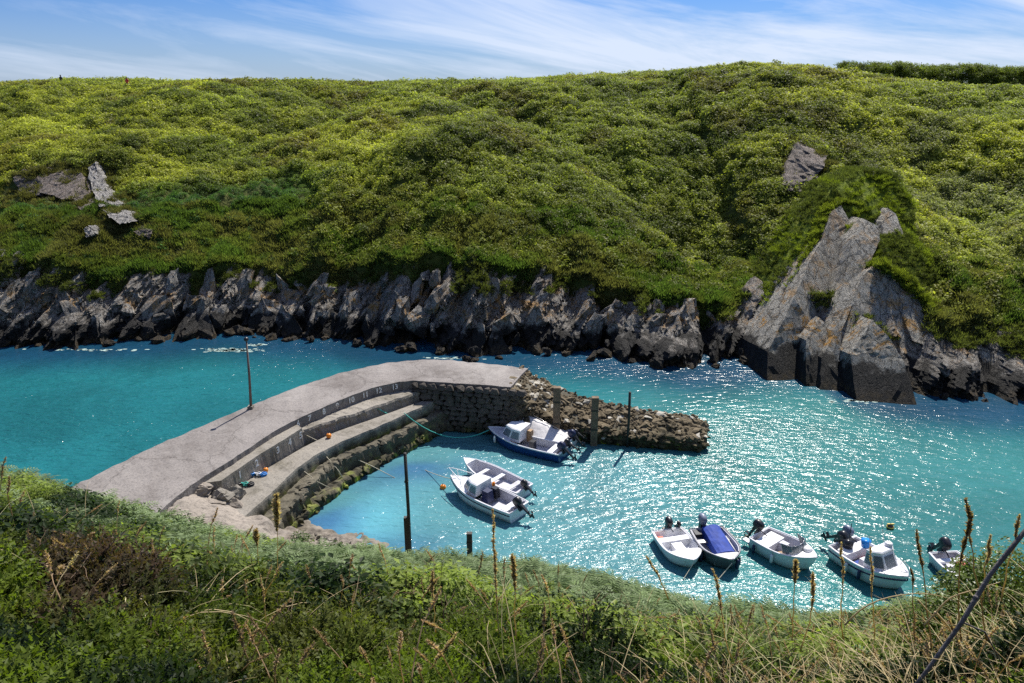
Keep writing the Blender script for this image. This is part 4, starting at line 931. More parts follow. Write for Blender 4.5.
# stones of the inner wall: each its own piece
def stone_meshes(n, seed, mat, sx=0.5, sy=0.5, sz=0.5, cuts=1, npt=14, amp=0.03): return [hull_rock(seed + i, sx, sy, sz, npt, cuts, amp, mat) for i in range(n)]
ws = stone_meshes(8, 600, M['wallstone'], 0.5, 0.5, 0.5, 1, 20)
A = P(414, 380.5, ZD); B = P(516, 388, ZD); wdir = (B - A); wl = wdir.length; wdir.normalize(); ang = math.atan2(wdir.y, wdir.x)
row = 0; zc_ = 0.1; cnt = 0
while zc_ < 2.95:
    h_ = rnd.uniform(0.28, 0.45); xq = rnd.uniform(-0.3, 0.1)
    if zc_ + h_ > 3.1: h_ = 3.1 - zc_
    while xq < wl + 0.1:
        w_ = rnd.uniform(0.35, 0.8)
        o = link('stone', ws[rnd.randrange(8)], quay); c = A + wdir * (xq + w_ / 2); o.location = (c.x, c.y - 0.12, zc_ + h_ / 2)
        o.scale = (w_ * 1.08, 0.5, h_ * 1.15); o.rotation_euler = (R(rnd.gauss(0, 4)), R(rnd.gauss(0, 4)), ang + R(rnd.gauss(0, 6))); xq += w_; cnt += 1
    zc_ += h_
# rubble along the lower ledges
rs_ = stone_meshes(6, 640, M['tier_low'], 0.5, 0.4, 0.35)
for i in range(110):
    t_ = rnd.random(); ln, zt = ((l3_front, Z3_) if i % 2 else (l4_front, Z4_)); p = ln[int(t_ * 59)]; s_ = rnd.uniform(0.25, 0.6)
    o = link('rubble_stone', rs_[rnd.randrange(6)], quay); o.location = (p.x + rnd.gauss(0, 0.08), p.y + rnd.gauss(0.05, 0.12), zt - rnd.uniform(0.0, 0.35)); o.scale = (s_, s_, s_ * 0.7); o.rotation_euler = (rnd.uniform(-.4, .4), rnd.uniform(-.4, .4), rnd.uniform(0, 6))
# painted berth numbers
from mathutils.bvhtree import BVHTree
_vs = []; _fs = []
for o_ in [c for c in quay.children if c.name.split('.')[0] in ('deck', 'numbered_block', 'upper_walkway')]:
    k0 = len(_vs); _vs += [v.co.copy() for v in o_.data.vertices]; _fs += [[i + k0 for i in p_.vertices] for p_ in o_.data.polygons]
bvh = BVHTree.FromPolygons(_vs, _fs)
def number(txt, px, py, z, nxt, size, parent=quay):
    cu = bpy.data.curves.new('n', 'FONT'); cu.body = txt; cu.size = size; cu.align_x = 'CENTER'; cu.align_y = 'CENTER'; cu.extrude = 0.004; cu.offset = 0.012
    t_ = bpy.data.objects.new('n', cu); me = bpy.data.meshes.new_from_object(t_); me.name = 'berth_number'; me.materials.clear(); me.materials.append(M['paint'])
    bpy.data.objects.remove(t_)
    o = link('berth_number', me, parent); a_ = P(px, py, z); b_ = P(nxt[0], nxt[1], z); d_ = (b_ - a_); rz_ = math.atan2(d_.y, d_.x)
    hits = []
    for dz_ in (-0.15, 0, 0.15):
        u_, w_, e_ = ray(px, py + dz_ * 14); h_, n_, _, _ = bvh.ray_cast(Vector((0, 0, H)), Vector((u_, w_, e_)).normalized())
        if h_: hits.append(h_)
    nrm = Vector((math.sin(rz_), -math.cos(rz_), 0)); hp = min(hits, key=lambda q: q.y) if hits else a_; o.location = Vector((hp.x, hp.y, z)) + nrm * 0.06; o.rotation_euler = (R(90), 0, rz_); return o
NUM_OFF = 0.10
zb = (ZB + Z2_) / 2 + 0.12
for txt, px, py, q_ in (('1', 239, 472, (260, 458)), ('2', 256, 461, (275, 449)), ('3', 277, 447, (295, 436)), ('4', 289, 440, (302, 432)), ('5', 300, 433.5, (308, 429))): number(txt, px, py, zb, q_, 0.52)
for txt, px, py, q_ in (('6', 297.5, 421.5, (310, 415)), ('7', 309, 416, (322, 411)), ('8', 323.5, 411, (337, 405)), ('9', 337, 405, (350, 400)), ('10', 351, 401, (365, 396)), ('11', 365, 395.5, (378, 391)), ('12', 378.5, 391.5, (391, 388)), ('13', 394.5, 387.5, (406, 384))): number(txt, px, py, 2.93, q_, 0.46)

# broken dark concrete lump at the near end of the numbered block
for k_, (px, py, z, sx, sy, sz) in enumerate([(200, 488, 2.75, 1.0, .8, .35), (222, 495, 2.4, .9, .8, .5), (236, 492, 2.3, .7, .6, .6), (214, 503, 2.3, 1.0, .6, .35), (232, 503, 2.1, .9, .5, .4)]):
    o = link('broken_concrete', hull_rock(660 + k_, 0.6, 0.6, 0.6, 16, 2, 0.05, M['tier'] if k_ in (1, 2) else M['shore']), quay); o.location = P(px, py, z); o.scale = (sx, sy, sz)

# pole on the quay
pb = P(251, 409, ZD)
pole = empty('lamp_pole', pb, 0, 'thin leaning pole with small lamp on the seaward edge of the quay', 'pole')
tp_ = PY(246.6, 343, pb.y) - pb
MB().tube([(0, 0, -0.1), tp_ * 0.5 + Vector((0.03, 0, 0)), tp_], [0.085, 0.07, 0.05], 8).build('pole_shaft', M['rust'], pole)
MB().box((0, 0, 0.1), (0.3, 0.3, 0.2)).build('pole_foot', M['tier'], pole)
lh = MB(); lh.tube([tp_, tp_ + Vector((0, 0, 0.12))], 0.04, 6); lh.ball(tp_ + Vector((0.0, 0, 0.22)), (0.14, 0.14, 0.13)); lh.build('lamp_head', M['black'], pole)

# ---- rubble breakwater
bw_ = empty('rubble_breakwater', (0, 0, 0), 0, 'low rough stone breakwater running right from the end of the quay', 'breakwater')
far_t = [(520, 368, 3.2), (536, 377, 2.8), (553, 386, 2.4), (580, 397, 2.0), (620, 406, 1.7), (660, 413, 1.4), (698, 417, 1.4), (708, 426, 1.0)]
near_t = [(508, 389, 3.1), (524, 401, 2.5), (540, 412, 1.6), (565, 421, 1.15), (600, 429, 0.9), (640, 434, 0.8), (698, 439, 0.75), (707, 438, 0.6)]
ft = resample([P(*p) for p in far_t], 40); nr = resample([P(*p) for p in near_t], 40); rings = []
for a_, b_ in zip(ft, nr):
    rings.append([Vector((a_.x, a_.y + 0.9, -1.2)), a_ + Vector((0, 0.1, -0.3)), a_, a_.lerp(b_, .33), a_.lerp(b_, .66), b_, b_ + Vector((0, -0.12, -0.4)), Vector((b_.x, b_.y - 0.35, -1.2))])
MB().loft(rings).build('rubble_core', M['tier_low'], bw_)
bs = stone_meshes(9, 700, M['rubble'], 0.5, 0.42, 0.32, 1, 13); bp_ = stone_meshes(5, 720, M['rubble_pale'], 0.5, 0.42, 0.3, 1, 13)
for i in range(285):
    t_ = rnd.random() ** 0.9; k = min(38, int(t_ * 39)); a_ = ft[k].lerp(ft[k + 1], rnd.random()); b_ = nr[k]; c_ = rnd.random() ** 0.8 * 1.25
    if c_ < 1: p = a_.lerp(b_, c_)
    else: p = b_ + Vector((0, -0.18, -(c_ - 1) * 4 * b_.z * 0.8))
    s_ = rnd.uniform(0.35, 0.82) * (1.0 if c_ < 1 else 0.8)
    pale = (c_ < 0.15 and rnd.random() < 0.6) or (t_ < 0.25 and 0.1 < c_ < 0.8 and rnd.random() < 0.6) or rnd.random() < 0.10
    o = link('stone', (bp_ if pale else bs)[rnd.randrange(5)], bw_); o.location = p + Vector((0, 0, -0.02)); o.scale = (s_ * 1.2, s_, s_ * 0.6); o.rotation_euler = (rnd.gauss(0, .2), rnd.gauss(0, .2), rnd.uniform(0, 6))

fv = []; ff = []
for i in range(1300):
    k = rnd.randrange(39); a_ = ft[k].lerp(ft[k + 1], rnd.random()); b_ = nr[k]; c_ = rnd.uniform(-0.05, 1.3)
    p = a_.lerp(b_, c_) if c_ < 1 else b_ + Vector((0, -0.15, -(c_ - 1) * 4 * b_.z * 0.8))
    me_ = bs[rnd.randrange(9)]; s_ = rnd.uniform(0.14, 0.36); rt = Euler((rnd.gauss(0, .4), rnd.gauss(0, .4), rnd.uniform(0, 6))).to_matrix(); k0 = len(fv)
    fv += [rt @ Vector((v.co.x * s_ * 1.3, v.co.y * s_, v.co.z * s_)) + p for v in me_.vertices]; ff += [tuple(q_ + k0 for q_ in pl.vertices) for pl in me_.polygons]
o = link('small_rubble', mesh_np('small_rubble', fv, ff, M['rubble']), bw_); o['kind'] = 'stuff'
def post(name, px, top, foot, w, mat, label, group=None, z0=0.0, parts=None):
    b_ = P(px, foot, z0); t_ = PY(px, top, b_.y); h_ = t_.z - z0
    root = empty(name, b_, 0, label, 'post', group)
    mm = MB(); 
    if w > 0.2:
        mm.box((0, 0, h_ / 2 - 1), (w, w * 0.8, h_ + 2)); mm.build('post_shaft', mat, root); MB().box((0, 0, h_ + 0.03), (w * 1.06, w * 0.86, 0.06)).build('post_top', mat, root)
    else:
        mm.tube([(0, 0, -2), (0.02, 0, h_ * 0.5), (0, 0, h_)], w / 2, 8); mm.build('post_shaft', mat, root)
    for z_ in (h_ * 0.35, h_ * 0.75): MB().box((0, 0, z_), (w * 1.12, w * 0.95 if w > .2 else w * 1.12, 0.07)).build('band', M['timber_dark'], root)
    return root
post('timber_post', 556, 388, 441, 0.42, M['timber'], 'thick brown timber post nearest the quay end on the breakwater', 'breakwater posts')
post('timber_post', 593.5, 398, 445, 0.40, M['timber'], 'middle brown timber post standing against the breakwater', 'breakwater posts')
post('timber_post', 627, 392, 447, 0.16, M['timber_dark'], 'thin dark post standing tallest against the breakwater, rightmost of three', 'breakwater posts')
rp = post('mooring_post', 410.5, 453, 562, 0.15, M['timber_dark'], 'tall thin dark mooring post standing in the harbour near the shore')
h_ = PY(410, 517, rp.location.y).z; MB().box((-0.09, 0, h_ / 2 - 1), (0.22, 0.2, h_ + 2)).build('lower_timber', M['timber_dark'], rp)
post('mooring_post', 470, 534, 566, 0.24, M['timber_dark'], 'short stubby dark post just beyond the bracken edge')

# ---- shore between the quay root and the bracken
ctrl = [(100, 500, 3.1), (140, 520, 3.0), (176, 505, 3.0), (180, 520, 2.8), (215, 514, 2.5), (240, 520, 2.1), (262, 520, 1.7), (280, 532, 1.1), (292, 530, 0.5), (300, 531, 0.05), (318, 538, 0.0), (345, 545, 0.0), (380, 552, -0.05), (230, 540, 2.3), (270, 550, 1.5), (310, 556, 0.8), (350, 562, 0.5), (400, 572, 0.1), (430, 560, -0.6), (340, 530, -0.9), (380, 530, -1.6), (200, 545, 2.9), (150, 545, 3.3), (330, 580, 1.2), (290, 570, 1.6), (250, 470, 0.5), (300, 500, -1.2), (420, 540, -1.8)]
cp = np.array([tuple(P(*c)) for c in ctrl])
xs = np.linspace(-19, -1.5, 150); ys = np.linspace(24.5, 36, 120); X = np.broadcast_to(xs, (120, 150)).copy(); Y = np.broadcast_to(ys[:, None], X.shape).copy()
wsum = 0; zs = 0
for c in cp:
    w_ = 1 / (((X - c[0]) ** 2 + (Y - c[1]) ** 2) + 0.05) ** 1.8; wsum = wsum + w_; zs = zs + w_ * c[2]
Z = zs / wsum + 0.16 * fbm(X * 1.6, Y * 1.6, 4, 77) + 0.08 * dome(X * 2.4, Y * 2.4, 78)
# keep it below the quay masonry
xin = np.array([p.x for p in din]); yin = np.array([p.y for p in din]); Z = np.where(Y > np.interp(X, xin, yin) - 0.15, np.minimum(Z, ZD - 0.45), Z)
tag(link('shore', grid_mesh('shore', X, Y, Z, M['shore'], False)), kind='structure')
# beach stones
pst = stone_meshes(6, 760, M['rubble_pale'], 0.5, 0.4, 0.3); pst2 = stone_meshes(4, 780, M['shore'], .5, .4, .3)
shore_root = bpy.data.objects['shore']
for i in range(170):
    t_ = rnd.random(); px = 285 + 110 * t_ + rnd.gauss(0, 4); py = 527 + 27 * t_ + abs(rnd.gauss(0, 6)); p = P(px, py, 0.15 + (0.3 if py > 540 + 20 * t_ else 0)); s_ = rnd.uniform(0.1, 0.38)
    o = link('stone', (pst + pst2)[rnd.randrange(10)], shore_root); o.location = p; o.scale = (s_, s_, s_); o.rotation_euler = (rnd.uniform(-.5, .5), rnd.uniform(-.5, .5), rnd.uniform(0, 6))

# ================================================================== BOATS
def hull_fns(L, B, F_, fine=2.3, bowrise=0.35, transom=0.86):
    def hb(s): return B / 2 * ((transom + (1 - transom) * math.sin(min(s, 0.45) / 0.45 * math.pi / 2)) if s < 0.45 else max(0.0, 1 - ((s - 0.45) / 0.55) ** fine))
    def sz(s): return F_ * (1 + bowrise * s * s)
    return hb, sz
def make_hull(root, L, B, F_, mh, mi, mg, fore=0.62, boot=None, rail=0.035, wall=0.07, floor=0.12, **kw):
    hb, sz = hull_fns(L, B, F_, **kw); S = [i / 24 for i in range(25)]
    m = MB(); rings = []
    for s in S:
        x = -L / 2 + L * s; b_ = hb(s); z_ = sz(s); rk = 0.13 * L * max(0, s - 0.6) ** 2 / 0.16; kl = -0.18 + 0.22 * max(0, s - 0.7) / 0.3 * 0.8
        half = [(x - rk * 1.0, 0, kl), (x - rk * 0.8, b_ * 0.55, kl + 0.04 + 0.06 * s), (x - rk * 0.55, b_ * 0.86, kl + 0.20 + 0.05 * s), (x - rk * 0.2, b_ * 0.96, (z_ + kl) * 0.55 + 0.08), (x, b_, z_)]
        rings.append([Vector((p[0], -p[1], p[2])) for p in half[::-1]] + [Vector(p) for p in half[1:]])
    m.loft(rings, False, (False, False), True); m.add(rings[0], [tuple(range(8, -1, -1))]); m.build('hull', mh, root)
    # gunwale rim
    m = MB()
    for sg in (-1, 1): m.tube([(-L / 2 + L * s, sg * (hb(s) + 0.005), sz(s) + 0.005) for s in S], rail, 6)
    m.tube([(-L / 2, -hb(0), sz(0)), (-L / 2, hb(0), sz(0))], rail, 6); m.build('gunwale', mg, root)
    # inside: side deck, lining, floor
    m = MB(); rings = []
    for s in S:
        if s > fore + 0.001: break
        x = -L / 2 + L * s + (wall if s == 0 else 0); b_ = hb(s) - 0.01; z_ = sz(s) + 0.006; c = max(0.02, b_ - wall)
        rings.append([Vector(p) for p in ((x, -b_, z_), (x, -c, z_), (x, -c * 0.9, floor), (x, c * 0.9, floor), (x, c, z_), (x, b_, z_))])
    m.loft(rings, False, (False, False)); r0 = rings[0]; m.add([r0[1], r0[2], r0[3], r0[4]], [(0, 1, 2, 3)])
    m.add([r0[0] - Vector((wall, 0, 0)), r0[5] - Vector((wall, 0, 0)), r0[5], r0[0]], [(0, 1, 2, 3)]); m.build('interior', mi, root)
    if fore < 1:
        m = MB(); rings = []; SS = [s for s in S if s >= fore - 0.001]
        for s in SS:
            x = -L / 2 + L * s; b_ = max(0.004, hb(s) - 0.005); z_ = sz(s) + 0.01; rings.append([Vector((x, b_ * k / 3, z_ + 0.07 * b_ * (1 - (k / 3) ** 2))) for k in range(-3, 4)])
        m.loft(rings, False, (False, False), True); s = SS[0]; a_ = rings[0]; m.add(a_ + [Vector((a_[-1].x, a_[-1].y * 0.85, floor)), Vector((a_[0].x, a_[0].y * 0.85, floor))], [tuple(range(len(a_) + 2))]); m.build('foredeck', mg if boot is None else boot, root)
    return hb, sz
def outboard(root, L, z, y=0.0, tilt=55, s=1.0, mc=None, turn=0):
    mc = mc or M['black']; o = bpy.data.objects.new('outboard_motor', None); COL.objects.link(o); o.parent = root; o.location = (-L / 2 - 0.05, y, z); o.rotation_euler = (0, R(tilt), R(turn)); s *= 0.86; o.scale = (s, s, s)
    m = MB(); m.ball((-0.16, 0, 0.30), (0.27, 0.17, 0.24), 14, 10, 0.75); m.build('cowl', mc, o)
    m = MB(); m.loft([[Vector((-0.22 + a_ * 0.5, b_, z_)) for a_, b_ in ((-w, -w * .55), (w, -w * .55), (w, w * .55), (-w, w * .55))] for z_, w in ((0.12, .15), (-0.25, .11), (-0.6, .08), (-0.72, .10))])
    m.ball((-0.24, 0, -0.72), (0.20, 0.06, 0.06)); m.loft([[Vector((-0.3 + a_, b_, z_)) for a_, b_ in ((-w, -.012), (w, -.012), (w, .012), (-w, .012))] for z_, w in ((-0.72, .09), (-0.92, .04))]); m.box((-.3, 0, -.5), (.28, .16, .02)); m.build('drive_leg', M['black'], o)
    m = MB()
    for k in range(3): m.box((0, 0, 0.08), (0.015, 0.07, 0.13), Matrix.Rotation(2.094 * k, 3, 'X'))
    m.v = [v if False else Vector((v.x - 0.46, v.y, v.z - 0.72)) for v in m.v]; m.build('propeller', M['black'], o)
    m = MB(); m.box((-0.02, 0, -0.02), (0.14, 0.26, 0.30)); m.build('clamp_bracket', M['black'], o)
    m = MB(); m.tube([(0, 0, 0.12), (0.22, 0.02, 0.16), (0.42, 0.03, 0.17)], 0.022, 6); m.build('tiller', M['black'], o)
    return o
def fender(root, L, s, side, hb, sz, mat, r=0.075, l=0.34):
    x = -L / 2 + L * s; y_ = side * (hb(s) + r + 0.02); z_ = sz(s)
    f_ = MB().tube([(x, y_, z_ - 0.12), (x, y_, z_ - 0.17), (x, y_, z_ - 0.17 - l), (x, y_, z_ - 0.22 - l)], [r * 0.4, r, r, r * 0.4], 8).build('fender', mat, root)
    MB().tube([(x, side * hb(s), z_ + 0.02), (x, y_, z_ - 0.1)], 0.012, 4).build('fender_line', M['rope'], f_)
def thwart(root, L, s, hb, z, w=0.26, mat=None): MB().box((-L / 2 + L * s, 0, z), (w, 2 * (hb(s) - 0.06), 0.05)).build('thwart', mat or M['white'], root)
def boat(name, bow, stern, z, label, B, dL=0.0, cat='boat', group='boats moored in the harbour'):
    a_ = P(*stern, z); b_ = P(*bow, z); d_ = b_ - a_; c = (a_ + b_) / 2; root = empty(name, (c.x, c.y, 0), math.atan2(d_.y, d_.x), label, cat, group); return root, d_.length + dL
def cabin(root, x0, x1, w0, w1, zb_, zt, mat, rake=0.35, back=0.0, win=True, slab=True, nose=0.6):
    """wedge cuddy from x0 (aft) to x1 (fwd)"""
    def ring(z_, k):
        xa = x0 + back * k; xb = x1 - rake * k; wa = w0 * (1 - 0.14 * k); wb = w1 * (1 - 0.14 * k)
        return [Vector(p) for p in ((xa, -wa, z_), ((xa + xb) / 2, -(wa * .55 + wb * .45) * 1.02, z_), (xb, -wb * nose, z_), (xb, wb * nose, z_), ((xa + xb) / 2, (wa * .55 + wb * .45) * 1.02, z_), (xa, wa, z_))]
    r0, r1 = ring(zb_, 0), ring(zt, 1); cab = MB().loft([r0, r1], True, (False, False)).build('cabin', mat, root)
    if slab:
        c = sum(r1, Vector()) / 6; top = []
        for dz, k in ((0.0, 1.04), (0.05, 1.05), (0.10, 0.90), (0.12, 0.6)): top.append([c + (p - c) * k + Vector((0, 0, dz)) for p in r1])
        MB().loft(top).build('cabin_roof', M['white'], cab)
    if win:
        for i, j in ((0, 1), (1, 2), (2, 3), (3, 4), (4, 5)):
            a_, b_, c_, d_ = r0[i], r0[j], r1[j], r1[i]; n_ = (b_ - a_).cross(d_ - a_).normalized()
            cc = (a_ + b_ + c_ + d_) / 4
            if n_.dot(cc - Vector(((x0 + x1) / 2, 0, zb_))) < 0: n_ = -n_
            def q(u, v): return a_.lerp(b_, u).lerp(d_.lerp(c_, u), v) + n_ * 0.012
            pw = MB().add([q(.10, .22), q(.90, .22), q(.90, .86), q(.10, .86)] + [p - n_ * 0.02 for p in (q(.10, .22), q(.90, .22), q(.90, .86), q(.10, .86))], [(0, 1, 2, 3), (7, 6, 5, 4), (0, 4, 5, 1), (1, 5, 6, 2), (2, 6, 7, 3), (3, 7, 4, 0)])
            pw.build('window', M['glass'], cab)
    return cab
def rope(name, pts, r, mat, label, sag=0.15, parent=None):
    a_, b_ = Vector(pts[0]), Vector(pts[-1])
    q = [a_.lerp(b_, t_ / 10) - Vector((0, 0, sag * 4 * (t_ / 10) * (1 - t_ / 10))) for t_ in range(11)] if len(pts) == 2 else pts
    o = MB().tube(q, r, 5).build(name, mat, parent)
    if not parent: tag(o, label, 'rope')
    return o

# 1 blue-hulled cuddy boat
root, L = boat('cabin_boat', (488.5, 429), (565, 448), 0.65, 'dark blue hulled cabin boat with white wheelhouse and an orange buoy on its side', 2.0)
hb, sz = make_hull(root, L, 2.05, 0.58, M['blue_hull'], M['inner'], M['white'], fore=0.62, boot=M['offwhite'], rail=0.05, fine=2.0)
cabin(root, 0.05, L * 0.30, 0.72, 0.55, 0.62, 1.32, M['white'], 0.42, 0.0)
outboard(root, L, 0.62, 0.35, 50, 1.15, M['navy']); outboard(root, L, 0.60, -0.45, 62, 0.9)
MB().box((-L * 0.38, 0, 0.42), (0.35, 1.5, 0.28)).build('stern_bench', M['white'], root)
MB().box((-L * 0.12, 0.3, 0.50), (0.35, 0.35, 0.5), taper=0.9).build('seat', M['black'], root)
MB().box((-0.12, -0.35, 0.72), (0.3, 0.4, 0.7), taper=0.8).build('console', M['tan'], root)
by = MB().ball((0, 0, 0), 0.15).build('side_buoy', M['orange_red'], root); by.location = (-L * 0.24, -hb(.26) - 0.10 if True else 0, 0.42)
fender(root, L, 0.85, 1, hb, sz, M['white'])
# 2 covered boat behind it
root2, L = boat('covered_boat', (498, 421), (573, 437), 0.7, 'white boat under a pale grey tarpaulin tent, behind the blue hulled one', 2.0)
hb, sz = make_hull(root2, L, 2.0, 0.62, M['white'], M['inner'], M['white'], fore=0.66, rail=0.05, fine=2.0)
cabin(root2, L * 0.05, L * 0.28, 0.6, 0.5, 0.66, 1.22, M['white'], 0.35, 0.05)
x1, x0 = L * 0.16, -L * 0.46; rr_ = []
for i in range(12):
    t_ = i / 11; x_ = x0 + (x1 - x0) * t_; s_ = (x_ + L / 2) / L; w_ = hb(s_) + 0.04; zz_ = sz(s_) + 0.03; pk = zz_ + 0.12 + 1.0 * t_ ** 1.3 - (0.06 * math.sin(t_ * 9) if 0 < i < 11 else 0)
    prof = [(-1, 0), (-.98, .03), (-.66, .38), (-.33, .72), (0, 1), (.33, .72), (.66, .38), (.98, .03), (1, 0)]
    rr_.append([Vector((x_ - (0.5 * t_ * (1 - k) if i == 11 else 0) * 0, w_ * a_, zz_ - 0.05 + (pk - zz_) * k - 0.03 * math.sin(i * 2.1 + a_ * 4))) for a_, k in prof])
MB().loft(rr_, False, (True, True), True).build('tarpaulin', M['tarp'], root2)
MB().tube([(x0, 0, sz(.05) + .14), (x1, 0, sz(.6) + 1.14)], 0.012, 6).build('ridge_pole', M['steel'], root2)
outboard(root2, L, 0.66, 0.1, 45, 1.1, M['navy']); outboard(root2, L, 0.62, -0.55, 60, 0.75)
fender(root2, L, 0.5, -1, hb, sz, M['navy'])
# 3 open dinghy
root3, L = boat('open_dinghy', (464, 462), (525, 487), 0.6, 'long open pale grey dinghy lying behind the small white cabin boat', 1.6)
hb, sz = make_hull(root3, L, 1.55, 0.50, M['offwhite'], M['inner'], M['white'], fore=0.84, rail=0.03, bowrise=0.75, fine=2.6)
thwart(root3, L, 0.45, hb, 0.42); thwart(root3, L, 0.18, hb, 0.40, 0.3, M['inner']); thwart(root3, L, 0.68, hb, 0.44, 0.22)
outboard(root3, L, 0.55, 0.0, 55, 0.95)
MB().tube([(-L * 0.2, 0.25, 0.2), (L * 0.2, 0.3, 0.25)], 0.03, 6).build('oar', M['tan'], root3)
# 4 small cabin boat
root4, L = boat('cabin_boat', (451, 478), (519, 507), 0.65, 'small white cabin boat with tall bow rail, beside the open grey dinghy', 1.8)
hb, sz = make_hull(root4, L, 1.75, 0.60, M['white'], M['inner'], M['white'], fore=0.60, rail=0.04, fine=2.1)
m = MB(); S = [i / 20 for i in range(21)]
for sg in (-1, 1): m.tube([(-L / 2 + L * s, sg * (hb(s) * 0.985 + 0.02), sz(s) - 0.16) for s in S], 0.022, 5)
m.build('blue_stripe', M['navy'], root4)
cabin(root4, -0.02, L * 0.26, 0.66, 0.5, 0.64, 1.22, M['white'], 0.35, 0.0)
outboard(root4, L, 0.62, 0.0, 58, 1.15)
m = MB(); zb_ = 0.85
m.tube([(L * 0.24, -0.5, 0.75), (L * 0.26, -0.48, 1.12), (L * 0.44, -0.18, 1.22), (L * 0.53, 0, 1.24), (L * 0.44, 0.18, 1.22), (L * 0.26, 0.48, 1.12), (L * 0.24, 0.5, 0.75)], 0.022, 6)
for sg in (-1, 1): m.tube([(L * 0.42, sg * 0.2, 0.78), (L * 0.44, sg * 0.18, 1.22)], 0.018, 5)
m.build('bow_rail', M['white'], root4)
MB().box((-0.35, 0.1, 0.62), (0.45, 0.5, 0.6), taper=0.8).build('helm_seat', M['navy'], root4)
MB().box((-0.42, -0.42, 0.60), (0.4, 0.35, 0.55), taper=0.75).build('helm_seat', M['black'], root4)
b_ = MB().ball((0.0, -0.78, 0.78), (0.1, 0.1, 0.15)).build('orange_float', M['orange'], root4)
MB().box((-L * 0.40, 0, 0.45), (0.4, 1.3, 0.3)).build('stern_bench', M['white'], root4)
fender(root4, L, 0.72, -1, hb, sz, M['white']); fender(root4, L, 0.14, -1, hb, sz, M['white'])
# 5 white dinghy
root5, L = boat('white_dinghy', (694, 563), (667, 529), 0.5, 'clean white open dinghy with two black outboards, left of the blue covered boat', 1.6)
hb, sz = make_hull(root5, L, 1.72, 0.48, M['white'], M['white'], M['white'], fore=0.66, rail=0.04, fine=2.6, transom=0.9)
MB().box((-L * 0.22, 0, 0.30), (0.34, 1.45, 0.36)).build('stern_thwart', M['white'], root5)
MB().box((0.02, 0, 0.26), (L * 0.36, 0.5, 0.28)).build('centre_seat', M['white'], root5)
for sg in (-1, 1): MB().box((0.25, sg * 0.42, 0.135), (0.38, 0.28, 0.03)).build('dark_mat', M['black'], root5)
MB().box((-L * 0.38, -0.5, 0.24), (0.2, 0.3, 0.14)).build('fuel_can', M['orange_red'], root5)
outboard(root5, L, 0.52, 0.12, 20, 1.1); outboard(root5, L, 0.50, -0.52 if False else 0.62, 35, 0.62)
# 6 grey boat with blue cover
root6, L = boat('grey_boat', (732, 564), (706, 528), 0.55, 'grey metal boat with a bright blue canvas cover inside', 1.8)
hb, sz = make_hull(root6, L, 1.82, 0.56, M['dark_hull'], M['inner'], M['alu'], fore=0.76, boot=M['inner'], rail=0.045, fine=2.4, transom=0.9)
rr_ = []
for i in range(7):
    t_ = i / 6; x_ = -L * 0.42 + t_ * L * 0.62; w_ = 0.42
    rr_.append([Vector((x_, 0.12 + w_ * a_, 0.52 + 0.10 * (1 - a_ * a_) + 0.26 * (1 - t_) + 0.02 * math.sin(i * 1.9 + a_ * 3))) for a_ in (-1, -.6, -.2, .2, .6, 1)] + [Vector((x_, 0.12 + w_, 0.2)), Vector((x_, 0.12 - w_, 0.2))])
MB().loft(rr_, True, (True, True)).build('blue_cover', M['bluecloth'], root6)
thwart(root6, L, 0.3, hb, 0.42, 0.25, M['alu']); MB().tube([(-0.8, 0.72, 0.45), (0.7, 0.6, 0.5)], 0.03, 6).build('oar', M['offwhite'], root6)
MB().ball((0.62, 0.42, 0.2), (0.14, 0.12, 0.1)).build('orange_bag', M['orange'], root6)
MB().box((-L * .38, -0.58, 0.5), (0.4, 0.3, 0.2)).build('stowed_bag', M['black'], root6)
outboard(root6, L, 0.62, -0.15, 15, 1.25, M['greycowl'])
fender(root6, L, 0.93, 1, hb, sz, M['navy'], 0.09, 0.4); fender(root6, L, 0.62, -1, hb, sz, M['navy'], 0.08, 0.4); fender(root6, L, 0.87, 1, hb, sz, M['navy'])
# 7 windscreen boat
root7, L = boat('windscreen_boat', (816, 562), (759, 533), 0.6, 'white speedboat with low framed windscreen and one black outboard', 1.8)
hb, sz = make_hull(root7, L, 1.75, 0.62, M['white'], M['inner'], M['white'], fore=0.66, rail=0.045, fine=2.2)
def windscreen(root, xa, xf, w, z, h, panes=4):
    pts = [(xa, -w), (xa + (xf - xa) * .75, -w * 0.82), (xf, -w * .30), (xf, w * .30), (xa + (xf - xa) * .75, w * 0.82), (xa, w)]
    fr_ = MB()
    for i in range(5):
        a_ = Vector((*pts[i], z)); b_ = Vector((*pts[i + 1], z)); up_ = Vector((-0.16, 0, h)); sc_ = 0.93
        a2 = Vector((a_.x - 0.16, a_.y * sc_, z + h)); b2 = Vector((b_.x - 0.16, b_.y * sc_, z + h)); fr_.tube([a_, b_, b2, a2, a_], 0.016, 5)
        n_ = (b_ - a_).cross(a2 - a_).normalized() * 0.006
        MB().add([a_ + n_, b_ + n_, b2 + n_, a2 + n_, a_ - n_, b_ - n_, b2 - n_, a2 - n_], [(0, 1, 2, 3), (7, 6, 5, 4), (0, 4, 5, 1), (1, 5, 6, 2), (2, 6, 7, 3), (3, 7, 4, 0)]).build('windscreen_pane', M['glass'], root)
    fr_.build('windscreen_frame', M['steel'], root)
windscreen(root7, L * 0.08, L * 0.28, 0.70, 0.70, 0.40)
MB().box((-L * 0.30, 0, 0.36), (0.7, 1.3, 0.4)).build('stern_seat', M['white'], root7); MB().box((-L * 0.1, 0.3, 0.34), (0.45, 0.4, 0.4), taper=.8).build('seat', M['inner'], root7)
